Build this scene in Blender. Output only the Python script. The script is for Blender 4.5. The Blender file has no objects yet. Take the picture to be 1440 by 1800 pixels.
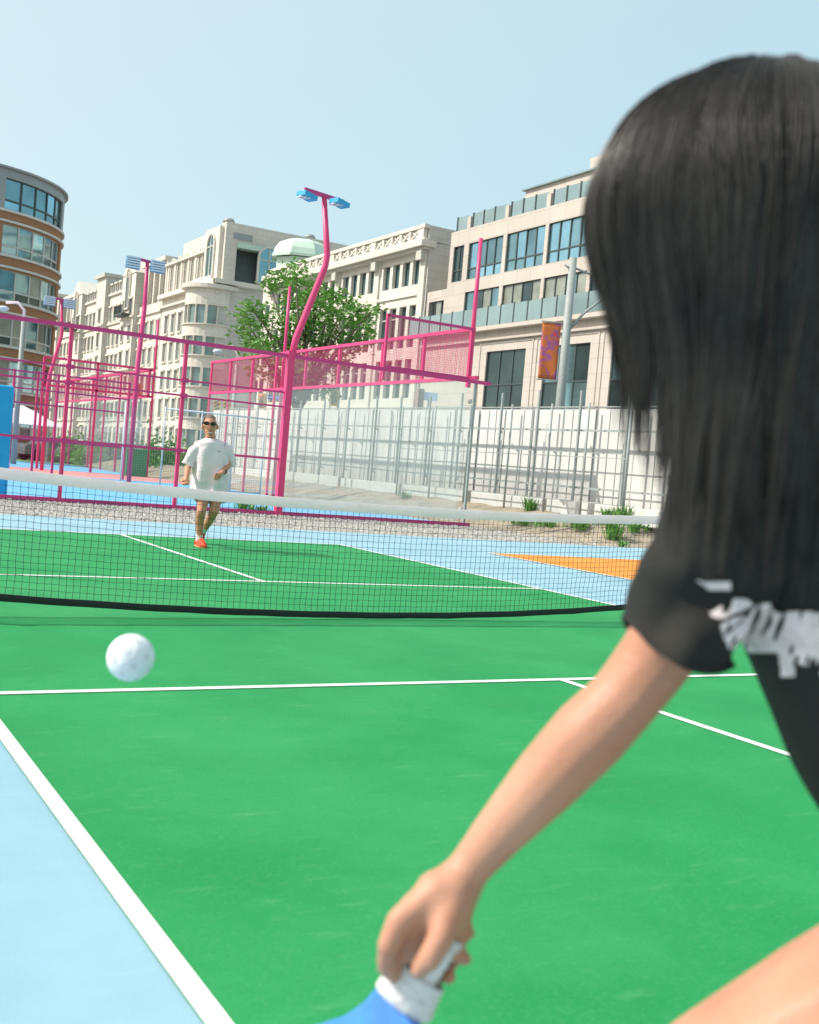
import bpy, bmesh, math, random
import numpy as np
from mathutils import Vector, Matrix, noise
from mathutils.bvhtree import BVHTree
random.seed(7)
S = bpy.context.scene
COL = S.collection
PI = math.pi

# ------------------------------------------------------------------ camera
FPX, YAW, PITCH, ROLL = 1951.4, .5269, -.0346, .0854
CAM = Vector((-3.8086, -6.8631, 1.0555))
fw = Vector((math.sin(YAW) * math.cos(PITCH), math.cos(YAW) * math.cos(PITCH), math.sin(PITCH)))
r0 = Vector((math.cos(YAW), -math.sin(YAW), 0)); u0 = r0.cross(fw)
rt = r0 * math.cos(ROLL) + u0 * math.sin(ROLL)
up = u0 * math.cos(ROLL) - r0 * math.sin(ROLL)
cd = bpy.data.cameras.new('camera'); cam = bpy.data.objects.new('camera', cd); COL.objects.link(cam)
cam.matrix_world = Matrix(((rt.x, up.x, -fw.x, CAM.x), (rt.y, up.y, -fw.y, CAM.y), (rt.z, up.z, -fw.z, CAM.z), (0, 0, 0, 1)))
cd.sensor_fit = 'HORIZONTAL'; cd.sensor_width = 36; cd.lens = 36 * FPX / 1440
cd.clip_start = .05; cd.clip_end = 3000
cd.dof.use_dof = True; cd.dof.focus_distance = 12.5; cd.dof.aperture_fstop = 6.5
S.camera = cam

# ------------------------------------------------------------------ light
SUN = Vector((-.93, .36, .98)).normalized()           # towards the sun
EL = math.asin(SUN.z)
AZ = math.atan2(SUN.x, SUN.y)
w = bpy.data.worlds.new('World'); S.world = w; w.use_nodes = True
nt = w.node_tree; nt.nodes.clear()
out = nt.nodes.new('ShaderNodeOutputWorld'); bg = nt.nodes.new('ShaderNodeBackground')
sky = nt.nodes.new('ShaderNodeTexSky'); sky.sky_type = 'NISHITA'; sky.sun_disc = False
sky.sun_elevation = EL; sky.sun_rotation = AZ; sky.air_density = 1.0; sky.dust_density = 2.6; sky.ozone_density = 2.2
mx = nt.nodes.new('ShaderNodeMix'); mx.data_type = 'RGBA'; mx.blend_type = 'MIX'
mx.inputs[0].default_value = .5
# bright thin haze over the whole sky, paler towards the sun
tcw = nt.nodes.new('ShaderNodeTexCoord'); dt = nt.nodes.new('ShaderNodeVectorMath'); dt.operation = 'DOT_PRODUCT'; dt.inputs[1].default_value = SUN
mrw = nt.nodes.new('ShaderNodeMapRange'); mrw.inputs[1].default_value = -.35; mrw.inputs[2].default_value = 1; hz = nt.nodes.new('ShaderNodeMix'); hz.data_type = 'RGBA'
hz.inputs[6].default_value = (5.1, 8.3, 8.8, 1); hz.inputs[7].default_value = (10.5, 10.6, 9.6, 1)
nt.links.new(tcw.outputs['Generated'], dt.inputs[0]); nt.links.new(dt.outputs['Value'], mrw.inputs[0]); nt.links.new(mrw.outputs[0], hz.inputs[0])
nt.links.new(sky.outputs[0], mx.inputs[6]); nt.links.new(hz.outputs[2], mx.inputs[7])
nt.links.new(mx.outputs[2], bg.inputs[0]); bg.inputs[1].default_value = .108
nt.links.new(bg.outputs[0], out.inputs[0])
sl = bpy.data.lights.new('sun', 'SUN'); sl.energy = 4.0; sl.angle = math.radians(.6); sl.color = (1, .94, .85)
so = bpy.data.objects.new('sun', sl); COL.objects.link(so)
so.rotation_euler = (-SUN).to_track_quat('-Z', 'Y').to_euler(); so.location = (-20, 10, 30)
S.view_settings.view_transform = 'Standard'; S.view_settings.look = 'None'
S.view_settings.exposure = 0.35; S.view_settings.gamma = 1

# ------------------------------------------------------------------ geometry helpers
def ray(px, py): return rt * ((px - 720) / FPX) - up * ((py - 900) / FPX) + fw
def at(px, py, d): return CAM + ray(px, py) * d
def gx(px, py, X): v = ray(px, py); return CAM + v * ((X - CAM.x) / v.x)
def gy(px, py, Y): v = ray(px, py); return CAM + v * ((Y - CAM.y) / v.y)

def tag(o, label=None, cat=None, group=None, kind=None):
    if label: o['label'] = label
    if cat: o['category'] = cat
    if group: o['group'] = group
    if kind: o['kind'] = kind
    return o
def empty(name, loc, label=None, cat=None, group=None, rz=0):
    o = bpy.data.objects.new(name, None); COL.objects.link(o); o.location = loc; o.rotation_euler.z = rz
    o.empty_display_size = .2
    return tag(o, label, cat, group)

class MB:
    def __init__(s): s.v = []; s.f = []; s.m = []; s.sm = []
    def add(s, vs, fs, mi=0, smooth=False):
        n = len(s.v); s.v += [tuple(v) for v in vs]
        s.f += [tuple(i + n for i in f) for f in fs]; s.m += [mi] * len(fs); s.sm += [smooth] * len(fs); return s
    def box(s, a, b, mi=0):
        x0, y0, z0 = a; x1, y1, z1 = b
        return s.add([(x0, y0, z0), (x1, y0, z0), (x1, y1, z0), (x0, y1, z0), (x0, y0, z1), (x1, y0, z1), (x1, y1, z1), (x0, y1, z1)],
                     [(0, 3, 2, 1), (4, 5, 6, 7), (0, 1, 5, 4), (1, 2, 6, 5), (2, 3, 7, 6), (3, 0, 4, 7)], mi)
    def bar(s, A, B, wd, ht=None, ref=Vector((0, 0, 1)), mi=0):
        A = Vector(A); B = Vector(B); ht = ht or wd; d = (B - A).normalized()
        if abs(d.dot(ref)) > .95: ref = Vector((1, 0, 0))
        x = d.cross(ref).normalized() * wd / 2; y = x.cross(d).normalized() * ht / 2
        vs = [P + x * i + y * j for P in (A, B) for i, j in ((-1, -1), (1, -1), (1, 1), (-1, 1))]
        return s.add(vs, [(0, 1, 2, 3), (7, 6, 5, 4), (0, 4, 5, 1), (1, 5, 6, 2), (2, 6, 7, 3), (3, 7, 4, 0)], mi)
    def tube(s, pts, rad, n=8, caps=True, mi=0, smooth=True):
        pts = [Vector(p) for p in pts]
        if not hasattr(rad, '__len__'): rad = [rad] * len(pts)
        vs = []; fs = []; ref = None
        for i, p in enumerate(pts):
            d = (pts[min(i + 1, len(pts) - 1)] - pts[max(i - 1, 0)]).normalized()
            if ref is None: ref = Vector((0, 0, 1)) if abs(d.z) < .9 else Vector((1, 0, 0))
            x = d.cross(ref).normalized(); y = x.cross(d).normalized(); ref = y
            for k in range(n):
                a = 2 * PI * k / n; vs.append(p + (x * math.cos(a) + y * math.sin(a)) * rad[i])
        for i in range(len(pts) - 1):
            for k in range(n):
                a = i * n + k; b = i * n + (k + 1) % n; fs.append((a, b, b + n, a + n))
        if caps:
            fs.append(tuple(range(n - 1, -1, -1))); fs.append(tuple(range(len(vs) - n, len(vs))))
        return s.add(vs, fs, mi, smooth)
    def cap(s, A, B, ra, rb, n=12):          # tapered capsule
        A = Vector(A); B = Vector(B); d = (B - A); L = d.length; d.normalize()
        P = []; R_ = []
        for k in range(4): t = (k + .3) / 4.0 * PI / 2; P.append(A - d * ra * math.cos(t)); R_.append(ra * math.sin(t))
        P.append(A); R_.append(ra); P.append(B); R_.append(rb)
        for k in range(3, -1, -1): t = (k + .3) / 4.0 * PI / 2; P.append(B + d * rb * math.cos(t)); R_.append(rb * math.sin(t))
        ref = Vector((0, 0, 1)) if abs(d.z) < .9 else Vector((1, 0, 0))
        x = d.cross(ref).normalized(); y = x.cross(d).normalized()
        vs = [p + (x * math.cos(2 * PI * k / n) + y * math.sin(2 * PI * k / n)) * r for p, r in zip(P, R_) for k in range(n)]
        fs = [(i * n + k, i * n + (k + 1) % n, (i + 1) * n + (k + 1) % n, (i + 1) * n + k) for i in range(len(P) - 1) for k in range(n)]
        fs.append(tuple(range(n - 1, -1, -1))); fs.append(tuple(range(len(vs) - n, len(vs))))
        return s.add(vs, fs, 0, True)
    def chain(s, pts, rad):
        for i in range(len(pts) - 1): s.cap(pts[i], pts[i + 1], rad[i], rad[i + 1])
        return s
    def ell(s, c, ax, X=Vector((1, 0, 0)), Y=Vector((0, 1, 0)), Z=Vector((0, 0, 1)), n=20, m=14, mi=0):
        c = Vector(c); vs = [c + Z * ax[2]]; fs = []
        for j in range(1, m):
            t = PI * j / m
            for k in range(n):
                a = 2 * PI * k / n; vs.append(c + X * ax[0] * math.sin(t) * math.cos(a) + Y * ax[1] * math.sin(t) * math.sin(a) + Z * ax[2] * math.cos(t))
        vs.append(c - Z * ax[2])
        for k in range(n): fs.append((0, 1 + k, 1 + (k + 1) % n))
        for j in range(m - 2):
            for k in range(n):
                a = 1 + j * n + k; b = 1 + j * n + (k + 1) % n; fs.append((a, a + n, b + n, b))
        L = len(vs) - 1; o_ = 1 + (m - 2) * n
        for k in range(n): fs.append((L, o_ + (k + 1) % n, o_ + k))
        return s.add(vs, fs, mi, True)
    def build(s, name, mats, parent=None):
        me = bpy.data.meshes.new(name); me.from_pydata(s.v, [], s.f)
        if not isinstance(mats, (list, tuple)): mats = [mats]
        for m in mats: me.materials.append(m)
        me.polygons.foreach_set('material_index', s.m); me.polygons.foreach_set('use_smooth', s.sm); me.update()
        o = bpy.data.objects.new(name, me); COL.objects.link(o)
        if parent: attach(o, parent)
        return o
def attach(o, parent):        # world-space mesh under a parent that has its own place
    o.parent = parent
    o.matrix_parent_inverse = wm(parent).inverted()
WM = {}
def wm(p):
    m = Matrix.LocRotScale(p.location, p.rotation_euler, p.scale)
    if p.parent: m = wm(p.parent) @ p.matrix_parent_inverse @ m
    return m
def inst(o, parent, off=(0, 0, 0)):   # another object with shared mesh, moved by off
    c = o.copy(); COL.objects.link(c); c.parent = parent
    c.matrix_parent_inverse = wm(parent).inverted(); c.location = Vector(off)
    return c
def recalc(o):
    bm = bmesh.new(); bm.from_mesh(o.data); bmesh.ops.recalc_face_normals(bm, faces=bm.faces); bm.to_mesh(o.data); bm.free(); return o

# ------------------------------------------------------------------ materials
def mat(name, col, rough=.6, metal=0, spec=.5, var=0, vscale=4, bump=0, bscale=60, col2=None, trans=0, detail=4, stretch=None, coat=0):
    m = bpy.data.materials.new(name); m.use_nodes = True; n = m.node_tree; b = n.nodes['Principled BSDF']
    b.inputs['Base Color'].default_value = (*col, 1); b.inputs['Roughness'].default_value = rough
    b.inputs['Metallic'].default_value = metal; b.inputs['Specular IOR Level'].default_value = spec
    if coat: b.inputs['Coat Weight'].default_value = coat
    tc = n.nodes.new('ShaderNodeTexCoord'); src = tc.outputs['Object']
    if stretch:
        mp = n.nodes.new('ShaderNodeMapping'); mp.inputs['Scale'].default_value = stretch; n.links.new(src, mp.inputs[0]); src = mp.outputs[0]
    if var or col2:
        t = n.nodes.new('ShaderNodeTexNoise'); t.inputs['Scale'].default_value = vscale; t.inputs['Detail'].default_value = detail; t.inputs['Roughness'].default_value = .62
        n.links.new(src, t.inputs['Vector'])
        r = n.nodes.new('ShaderNodeMapRange'); r.inputs['From Min'].default_value = .3; r.inputs['From Max'].default_value = .7
        n.links.new(t.outputs[0], r.inputs[0])
        x = n.nodes.new('ShaderNodeMix'); x.data_type = 'RGBA'; n.links.new(r.outputs[0], x.inputs[0])
        c2 = col2 or tuple(min(1, c * (1 + var)) for c in col); c1 = col if col2 else tuple(c * (1 - var) for c in col)
        x.inputs[6].default_value = (*c1, 1); x.inputs[7].default_value = (*c2, 1); n.links.new(x.outputs[2], b.inputs['Base Color'])
    if bump:
        t2 = n.nodes.new('ShaderNodeTexNoise'); t2.inputs['Scale'].default_value = bscale; t2.inputs['Detail'].default_value = 3
        n.links.new(src, t2.inputs['Vector'])
        bp = n.nodes.new('ShaderNodeBump'); bp.inputs['Strength'].default_value = bump; bp.inputs['Distance'].default_value = .02
        n.links.new(t2.outputs[0], bp.inputs['Height']); n.links.new(bp.outputs[0], b.inputs['Normal'])
    return m
def glassmat(name, tint, haze, hazecol=(.7, .75, .74)):
    m = bpy.data.materials.new(name); m.use_nodes = True; n = m.node_tree; n.nodes.clear()
    o = n.nodes.new('ShaderNodeOutputMaterial'); tr = n.nodes.new('ShaderNodeBsdfTransparent'); tr.inputs[0].default_value = (*tint, 1)
    gl = n.nodes.new('ShaderNodeBsdfGlossy'); gl.inputs['Roughness'].default_value = .02
    df = n.nodes.new('ShaderNodeBsdfDiffuse'); df.inputs[0].default_value = (*hazecol, 1)
    lw = n.nodes.new('ShaderNodeLayerWeight'); lw.inputs[0].default_value = .5
    pw_ = n.nodes.new('ShaderNodeMath'); pw_.operation = 'POWER'; pw_.inputs[1].default_value = 5; n.links.new(lw.outputs['Facing'], pw_.inputs[0])
    fr = n.nodes.new('ShaderNodeMath'); fr.operation = 'MULTIPLY_ADD'; fr.inputs[1].default_value = .6; fr.inputs[2].default_value = .025; n.links.new(pw_.outputs[0], fr.inputs[0])
    m1 = n.nodes.new('ShaderNodeMixShader'); m2 = n.nodes.new('ShaderNodeMixShader')
    tc = n.nodes.new('ShaderNodeTexCoord'); ns = n.nodes.new('ShaderNodeTexNoise'); ns.inputs['Scale'].default_value = .9; ns.inputs['Detail'].default_value = 5
    mr = n.nodes.new('ShaderNodeMapRange'); mr.inputs['To Min'].default_value = haze * .7; mr.inputs['To Max'].default_value = haze * 1.3
    n.links.new(tc.outputs['Object'], ns.inputs['Vector']); n.links.new(ns.outputs[0], mr.inputs[0])
    n.links.new(mr.outputs[0], m1.inputs[0]); n.links.new(tr.outputs[0], m1.inputs[1]); n.links.new(df.outputs[0], m1.inputs[2])
    n.links.new(fr.outputs[0], m2.inputs[0]); n.links.new(m1.outputs[0], m2.inputs[1]); n.links.new(gl.outputs[0], m2.inputs[2])
    n.links.new(m2.outputs[0], o.inputs[0])
    return m
def courtmat(name, col, pale):
    m = mat(name, col, rough=.68, spec=.22, var=.1, vscale=1.1, bump=.25, bscale=420)
    n = m.node_tree; b = n.nodes['Principled BSDF']; prev = b.inputs['Base Color'].links[0].from_socket
    tc = n.nodes['Texture Coordinate']
    def layer(prev, scale, sc, rot, lo, hi, amt, colr):
        mp = n.nodes.new('ShaderNodeMapping'); mp.inputs['Scale'].default_value = sc; mp.inputs['Rotation'].default_value = (0, 0, rot)
        n.links.new(tc.outputs['Object'], mp.inputs[0])
        t = n.nodes.new('ShaderNodeTexNoise'); t.inputs['Scale'].default_value = scale; t.inputs['Detail'].default_value = 5; t.inputs['Roughness'].default_value = .7
        n.links.new(mp.outputs[0], t.inputs['Vector'])
        r = n.nodes.new('ShaderNodeMapRange'); r.inputs['From Min'].default_value = lo; r.inputs['From Max'].default_value = hi; r.inputs['To Max'].default_value = amt
        n.links.new(t.outputs[0], r.inputs[0])
        x = n.nodes.new('ShaderNodeMix'); x.data_type = 'RGBA'; n.links.new(r.outputs[0], x.inputs[0]); n.links.new(prev, x.inputs[6]); x.inputs[7].default_value = (*colr, 1)
        return x.outputs[2]
    prev = layer(prev, 260, (1, 1, 1), 0, .45, .8, .5, tuple(c * .72 for c in col))
    prev = layer(prev, .55, (1, 1, 1), 0, .42, .75, .16, pale)
    prev = layer(prev, 90, (1, 1, 1), 0, .5, .75, .26, pale)
    prev = layer(prev, 3.2, (1, 5, 1), .5, .58, .82, .42, pale)       # dry roller streaks and shoe scuffs
    prev = layer(prev, 4.1, (1, 9, 1), -.7, .64, .8, .5, pale)
    prev = layer(prev, 2.3, (1, 22, 1), -1.1, .68, .78, .6, pale)
    prev = layer(prev, 60, (1, 1, 1), 0, .69, .76, .8, pale)       # dust specks
    n.links.new(prev, b.inputs['Base Color'])
    return m
M = dict(
 green=courtmat('court_green', (.010, .25, .068), (.15, .4, .2)),
 blue=courtmat('court_blue', (.26, .44, .535), (.4, .56, .62)),
 pool=courtmat('padel_blue', (.14, .4, .64), (.3, .55, .7)),
 orange=courtmat('court_orange', (.72, .26, .03), (.8, .42, .2)),
 rose=courtmat('court_rose', (.62, .25, .25), (.7, .4, .4)),
 line=mat('line_paint', (.78, .78, .76), .6, var=.04, vscale=30, bump=.2, bscale=300),
 asphalt=mat('asphalt', (.06, .06, .06), .85, var=.2, vscale=20, bump=.3),
 pave=mat('pavement', (.36, .35, .33), .85, var=.12, vscale=3, bump=.2),
 ground=mat('ground_soil', (.3, .27, .22), .95, var=.2, vscale=.5, bump=.4, bscale=20),
 dirt=mat('bank_dirt', (.34, .28, .21), .95, var=.28, vscale=2.2, bump=.8, bscale=30, detail=8),
 gravel=mat('gravel_bed', (.3, .28, .25), .95, col2=(.5, .47, .43), vscale=26, bump=1, bscale=60, detail=6),
 stone=mat('gravel_stone', (.42, .4, .37), .9, var=.35, vscale=9),
 kerb=mat('kerb_concrete', (.6, .59, .56), .9, var=.1, vscale=5, bump=.3),
 pink=mat('pink_paint', (.66, .045, .17), .42, var=.05, vscale=3),
 pinkd=mat('magenta_paint', (.52, .04, .19), .45, var=.05, vscale=3),
 pinkm=mat('pink_wire', (.62, .05, .17), .5),
 lampblue=mat('lamp_blue', (.02, .33, .62), .4),
 lampglass=mat('lamp_lens', (.62, .7, .78), .2, var=.1, vscale=40),
 lampgrey=mat('lamp_grey_blue', (.16, .34, .5), .5),
 bluepad=mat('blue_vinyl', (.005, .36, .72), .4, var=.05, vscale=6, bump=.2, bscale=8),
 white=mat('white_cloth', (.92, .765, .81), .8, var=.03, vscale=12, bump=.3, bscale=40),
 tape=mat('net_tape', (.93, .81, .85), .7, var=.05, vscale=9, bump=.4, bscale=30),
 black=mat('black_vinyl', (.012, .012, .012), .6),
 net=mat('net_cord', (.01, .03, .03), .7),
 galv=mat('galvanised_steel', (.3, .33, .315), .6, var=.12, vscale=12),
 panel=mat('white_hoarding', (.58, .57, .54), .8, var=.11, vscale=1.2, stretch=(1, 1.6, .25), bump=.15, bscale=8, detail=7),
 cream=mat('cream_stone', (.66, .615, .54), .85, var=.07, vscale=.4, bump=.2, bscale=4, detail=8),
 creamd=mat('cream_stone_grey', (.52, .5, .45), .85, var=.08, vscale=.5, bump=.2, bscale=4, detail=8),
 beige=mat('beige_stone', (.53, .475, .42), .8, var=.06, vscale=.35, bump=.1, bscale=6, detail=8),
 creamb=mat('warm_stone', (.62, .575, .51), .85, var=.08, vscale=.5, bump=.2, bscale=4, detail=8),
 brownst=mat('brown_stone', (.3, .2, .16), .85, var=.1, vscale=.5),
 roofdark=mat('mansard_slate', (.05, .065, .06), .7, var=.2, vscale=1.5),
 copper=mat('mint_copper', (.5, .64, .54), .6, var=.08, vscale=.6),
 metalroof=mat('grey_cladding', (.3, .31, .31), .5, metal=.2, var=.06, vscale=.3),
 frame=mat('dark_frame', (.05, .07, .07), .5),
 framew=mat('pale_frame', (.5, .5, .46), .6),
 glass=mat('window_glass', (.19, .33, .36), .06, metal=.75, var=.35, vscale=.25),
 glassb=mat('window_glass_blue', (.3, .52, .6), .05, metal=.85, var=.25, vscale=.3),
 glassc=mat('curtained_glass', (.27, .29, .24), .25, metal=.2, var=.35, vscale=.6),
 glassp=mat('pale_glass', (.2, .28, .27), .15, metal=.3, var=.3, vscale=.5),
 galvp=mat('pale_galvanised', (.6, .62, .63), .6),
 glassk=mat('dark_glass', (.045, .075, .075), .08, metal=.4, var=.4, vscale=.3),
 balc=mat('balcony_glass', (.27, .36, .36), .12, metal=.35, var=.15, vscale=.5),
 leaf=mat('tree_leaf', (.06, .19, .025), .55, col2=(.15, .34, .06), vscale=.9),
 weed=mat('weed_leaf', (.06, .2, .03), .6, col2=(.16, .36, .06), vscale=8),
 bark=mat('bark', (.13, .1, .07), .9, var=.3, vscale=6, bump=.6, bscale=20),
 yellow=mat('signal_yellow', (.75, .36, .01), .45), red=mat('signal_red', (.9, .06, .01), .3),
 signb=mat('street_sign_blue', (.06, .16, .55), .5), sky=mat('pale_sign', (.5, .65, .85), .5),
 green2=mat('bin_green', (.04, .25, .1), .5), canvas=mat('tent_canvas', (.78, .78, .8), .8),
 rubber=mat('tyre_rubber', (.02, .02, .02), .8), carw=mat('white_car_paint', (.6, .6, .6), .25, coat=.6), carg=mat('grey_car_paint', (.12, .13, .15), .25, coat=.6),
 carb=mat('blue_car_paint', (.06, .12, .3), .25, coat=.6), carr=mat('red_car_paint', (.35, .04, .03), .25, coat=.6),
 ball=mat('ball_plastic', (.76, .79, .82), .45, var=.03, vscale=30, bump=.15, bscale=60),
 hole=mat('ball_hole', (.62, .66, .7), .7),
 hair=mat('black_hair', (.008, .0065, .005), .46, spec=.5, col2=(.038, .032, .026), vscale=11),  # lighter noise blotches paint the hair's sheen into its colour
 hairb=mat('hair_mass', (.012, .011, .009), .6),
 shirt=mat('black_cotton', (.022, .021, .018), .85, spec=.3, var=.12, vscale=30, bump=.25, bscale=300),
 shorts=mat('black_shorts', (.026, .025, .021), .8, spec=.3, bump=.2, bscale=200),
 print=mat('shirt_print', (.82, .68, .66), .8, var=.2, vscale=50),
 orangeshoe=mat('orange_shoe', (.9, .06, .015), .5), sole=mat('shoe_sole', (.7, .3, .15), .6), sock=mat('white_sock', (.75, .75, .75), .9),
 shades=mat('sunglass', (.008, .008, .008), .15), hairs=mat('short_dark_hair', (.13, .1, .08), .7), teeth=mat('teeth', (.7, .66, .6), .4), lip=mat('lips', (.35, .1, .08), .5),
 grip=mat('white_grip', (.72, .69, .67), .6, var=.06, vscale=60, bump=.3, bscale=150), paddleblue=mat('paddle_blue', (.025, .12, .55), .35, col2=(.05, .3, .68), vscale=6, coat=.4),
 band=mat('dark_band', (.04, .03, .03), .6),
)
def joints(m, sx, sz, amt=.82):
    n = m.node_tree; b = n.nodes['Principled BSDF']; prev = b.inputs['Base Color'].links[0].from_socket; tc = n.nodes['Texture Coordinate']
    sp = n.nodes.new('ShaderNodeSeparateXYZ'); cb = n.nodes.new('ShaderNodeCombineXYZ'); ad = n.nodes.new('ShaderNodeMath'); n.links.new(tc.outputs['Object'], sp.inputs[0])
    n.links.new(sp.outputs[0], ad.inputs[0]); n.links.new(sp.outputs[1], ad.inputs[1]); n.links.new(ad.outputs[0], cb.inputs[0]); n.links.new(sp.outputs[2], cb.inputs[1])
    br = n.nodes.new('ShaderNodeTexBrick'); br.inputs['Scale'].default_value = 1; br.inputs['Brick Width'].default_value = sx; br.inputs['Row Height'].default_value = sz; br.inputs['Mortar Size'].default_value = .03
    br.inputs['Color1'].default_value = (1, 1, 1, 1); br.inputs['Color2'].default_value = (.93, .93, .93, 1); br.inputs['Mortar'].default_value = (amt, amt, amt, 1)
    n.links.new(cb.outputs[0], br.inputs['Vector']); x = n.nodes.new('ShaderNodeMix'); x.data_type = 'RGBA'; x.blend_type = 'MULTIPLY'; x.inputs[0].default_value = 1
    n.links.new(prev, x.inputs[6]); n.links.new(br.outputs[0], x.inputs[7]); n.links.new(x.outputs[2], b.inputs['Base Color'])
joints(M['beige'], 1.4, .8); joints(M['cream'], 1.1, .55, .86); joints(M['creamd'], 1.1, .55, .84); joints(M['creamb'], 1.1, .55, .86)
def brickmat():
    m = mat('brick_wall', (.32, .16, .08), .9); n = m.node_tree; b = n.nodes['Principled BSDF']
    t = n.nodes.new('ShaderNodeTexNoise'); t.inputs['Scale'].default_value = 3; t.inputs['Detail'].default_value = 9; t.inputs['Roughness'].default_value = .8
    tc = n.nodes['Texture Coordinate']; n.links.new(tc.outputs['Object'], t.inputs['Vector'])
    x = n.nodes.new('ShaderNodeMix'); x.data_type = 'RGBA'; n.links.new(t.outputs[0], x.inputs[0])
    x.inputs[6].default_value = (.27, .13, .065, 1); x.inputs[7].default_value = (.41, .215, .115, 1); n.links.new(x.outputs[2], b.inputs['Base Color']); return m
M['brick'] = brickmat()
def translucent(m, col, f):      # thin woven cloth lets some sun through
    n = m.node_tree; b = n.nodes['Principled BSDF']; o = n.nodes['Material Output']
    t = n.nodes.new('ShaderNodeBsdfTranslucent'); t.inputs[0].default_value = (*col, 1); x = n.nodes.new('ShaderNodeMixShader'); x.inputs[0].default_value = f
    n.links.new(b.outputs[0], x.inputs[1]); n.links.new(t.outputs[0], x.inputs[2]); n.links.new(x.outputs[0], o.inputs[0])
translucent(M['tape'], (.93, .85, .88), .5); translucent(M['white'], (.8, .72, .74), .2); translucent(M['leaf'], (.14, .32, .04), .3)
def skinmat(name, col, col2):
    m = mat(name, col, .48, spec=.35, col2=col2, vscale=9, bump=.12, bscale=220)
    b = m.node_tree.nodes['Principled BSDF']; b.inputs['Subsurface Weight'].default_value = .18
    b.inputs['Subsurface Radius'].default_value = (.012, .005, .003); b.inputs['Subsurface Scale'].default_value = 1
    return m
M['skin'] = skinmat('skin_light', (.45, .2, .12), (.53, .28, .185)); M['skin2'] = skinmat('skin_tan', (.5, .21, .115), (.58, .28, .17))
def bannermat():
    m = mat('banner_cloth', (.5, .12, .03), .7); n = m.node_tree; b = n.nodes['Principled BSDF']; tc = n.nodes['Texture Coordinate']
    t = n.nodes.new('ShaderNodeTexNoise'); t.inputs['Scale'].default_value = 2.2; t.inputs['Detail'].default_value = 3; t.inputs['Distortion'].default_value = 1.5
    mp = n.nodes.new('ShaderNodeMapping'); mp.inputs['Rotation'].default_value = (.6, 0, 0); n.links.new(tc.outputs['Object'], mp.inputs[0]); n.links.new(mp.outputs[0], t.inputs['Vector'])
    r = n.nodes.new('ShaderNodeValToRGB'); n.links.new(t.outputs[0], r.inputs[0]); r.color_ramp.elements[0].position = .5; r.color_ramp.elements[0].color = (.52, .14, .03, 1)
    r.color_ramp.elements[1].position = .62; r.color_ramp.elements[1].color = (.3, .08, .3, 1); e = r.color_ramp.elements.new(.7); e.color = (.6, .05, .04, 1)
    n.links.new(r.outputs[0], b.inputs['Base Color']); return m
M['banner'] = bannermat()

# ------------------------------------------------------------------ ground and courts
def sheet(name, x0, y0, x1, y1, z, m):
    o = MB().add([(x0, y0, z), (x1, y0, z), (x1, y1, z), (x0, y1, z)], [(0, 1, 2, 3)]).build(name, m); return tag(o, kind='structure')
def hgt(x, y):
    s = lambda a: max(0, min(1, a)) ** 2 * (3 - 2 * max(0, min(1, a)))
    h = .5 * s((x - 9.9) / 2.6) * s((y - 9.6) / 1.7 if x < 12.4 else (y - 9.45) / 1.2)
    if .02 < h < .49: h += .05 * (noise.noise(Vector((x * 1.3, y * 1.3, 0)))) * min(1, h * 8)
    return h
sheet('ground', -900, -400, 1200, 1500, -.03, M['ground'])
sheet('court_slab', -14, -14, 22, 9.42, -.012, M['pave'])
def quadsheet(name, pts, z, m): return tag(MB().add([(x, y, z) for x, y in pts], [tuple(range(len(pts)))]).build(name, m), kind='structure')
quadsheet('blue_court_surface', [(-13.8, -13.8), (21.8, -13.8), (21.8, 9.3), (-13.8, 9.52)], 0, M['blue'])
sheet('green_court_surface', -3.048, -6.706, 3.048, 6.706, .004, M['green'])
sheet('orange_court_surface', 5.3, -6.6, 11.4, 6.45, .004, M['orange'])
L = .0254
def line(x0, y0, x1, y1): sheet('court_line', x0, y0, x1, y1, .008, M['line'])
line(-3.048, -6.706, -2.998, 6.706); line(2.998, -6.706, 3.048, 6.706)
line(-2.998, 6.656, 2.998, 6.706); line(-2.998, -6.706, 2.998, -6.656)
line(-2.998, -2.134, 2.998, -2.084); line(-2.998, 2.084, 2.998, 2.134)
line(-L, 2.134, L, 6.656); line(-L, -6.656, L, -2.134)
line(5.26, -6.6, 5.31, 6.45); line(5.31, 6.41, 11.4, 6.46); line(11.36, -6.6, 11.41, 6.41); line(5.31, 2.06, 11.36, 2.11)
# gravel strip between the courts and the cage
g = MB(); nx, ny = 90, 14
vs = [(-14 + 25 * i / nx, 9.3 + 4.5 * j / ny, -.01 + .012 * noise.noise(Vector((i * .7, j * .9, 1)))) for j in range(ny + 1) for i in range(nx + 1)]
g.add(vs, [(j * (nx + 1) + i, j * (nx + 1) + i + 1, (j + 1) * (nx + 1) + i + 1, (j + 1) * (nx + 1) + i) for j in range(ny) for i in range(nx)])
tag(g.build('gravel_strip', M['gravel']), kind='structure')
g = MB()
for k in range(9000):
    x = random.uniform(-4, 12.5); y = random.uniform(9.6, 13.6); r = random.uniform(.012, .035); z = max(-.005, hgt(x, y) if x > 9.9 else 0)
    if x > 10 and random.random() < .6: continue
    a = random.random() * 6
    vs = [(x + r * math.cos(a + t * 2.09), y + r * math.sin(a + t * 2.09), z) for t in range(3)] + [(x, y, z + r * random.uniform(.5, 1.0))]
    g.add(vs, [(0, 1, 3), (1, 2, 3), (2, 0, 3)])
tag(g.build('gravel_stones', M['stone']), kind='stuff', label='loose pale gravel between the blue court and pink cage')
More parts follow.
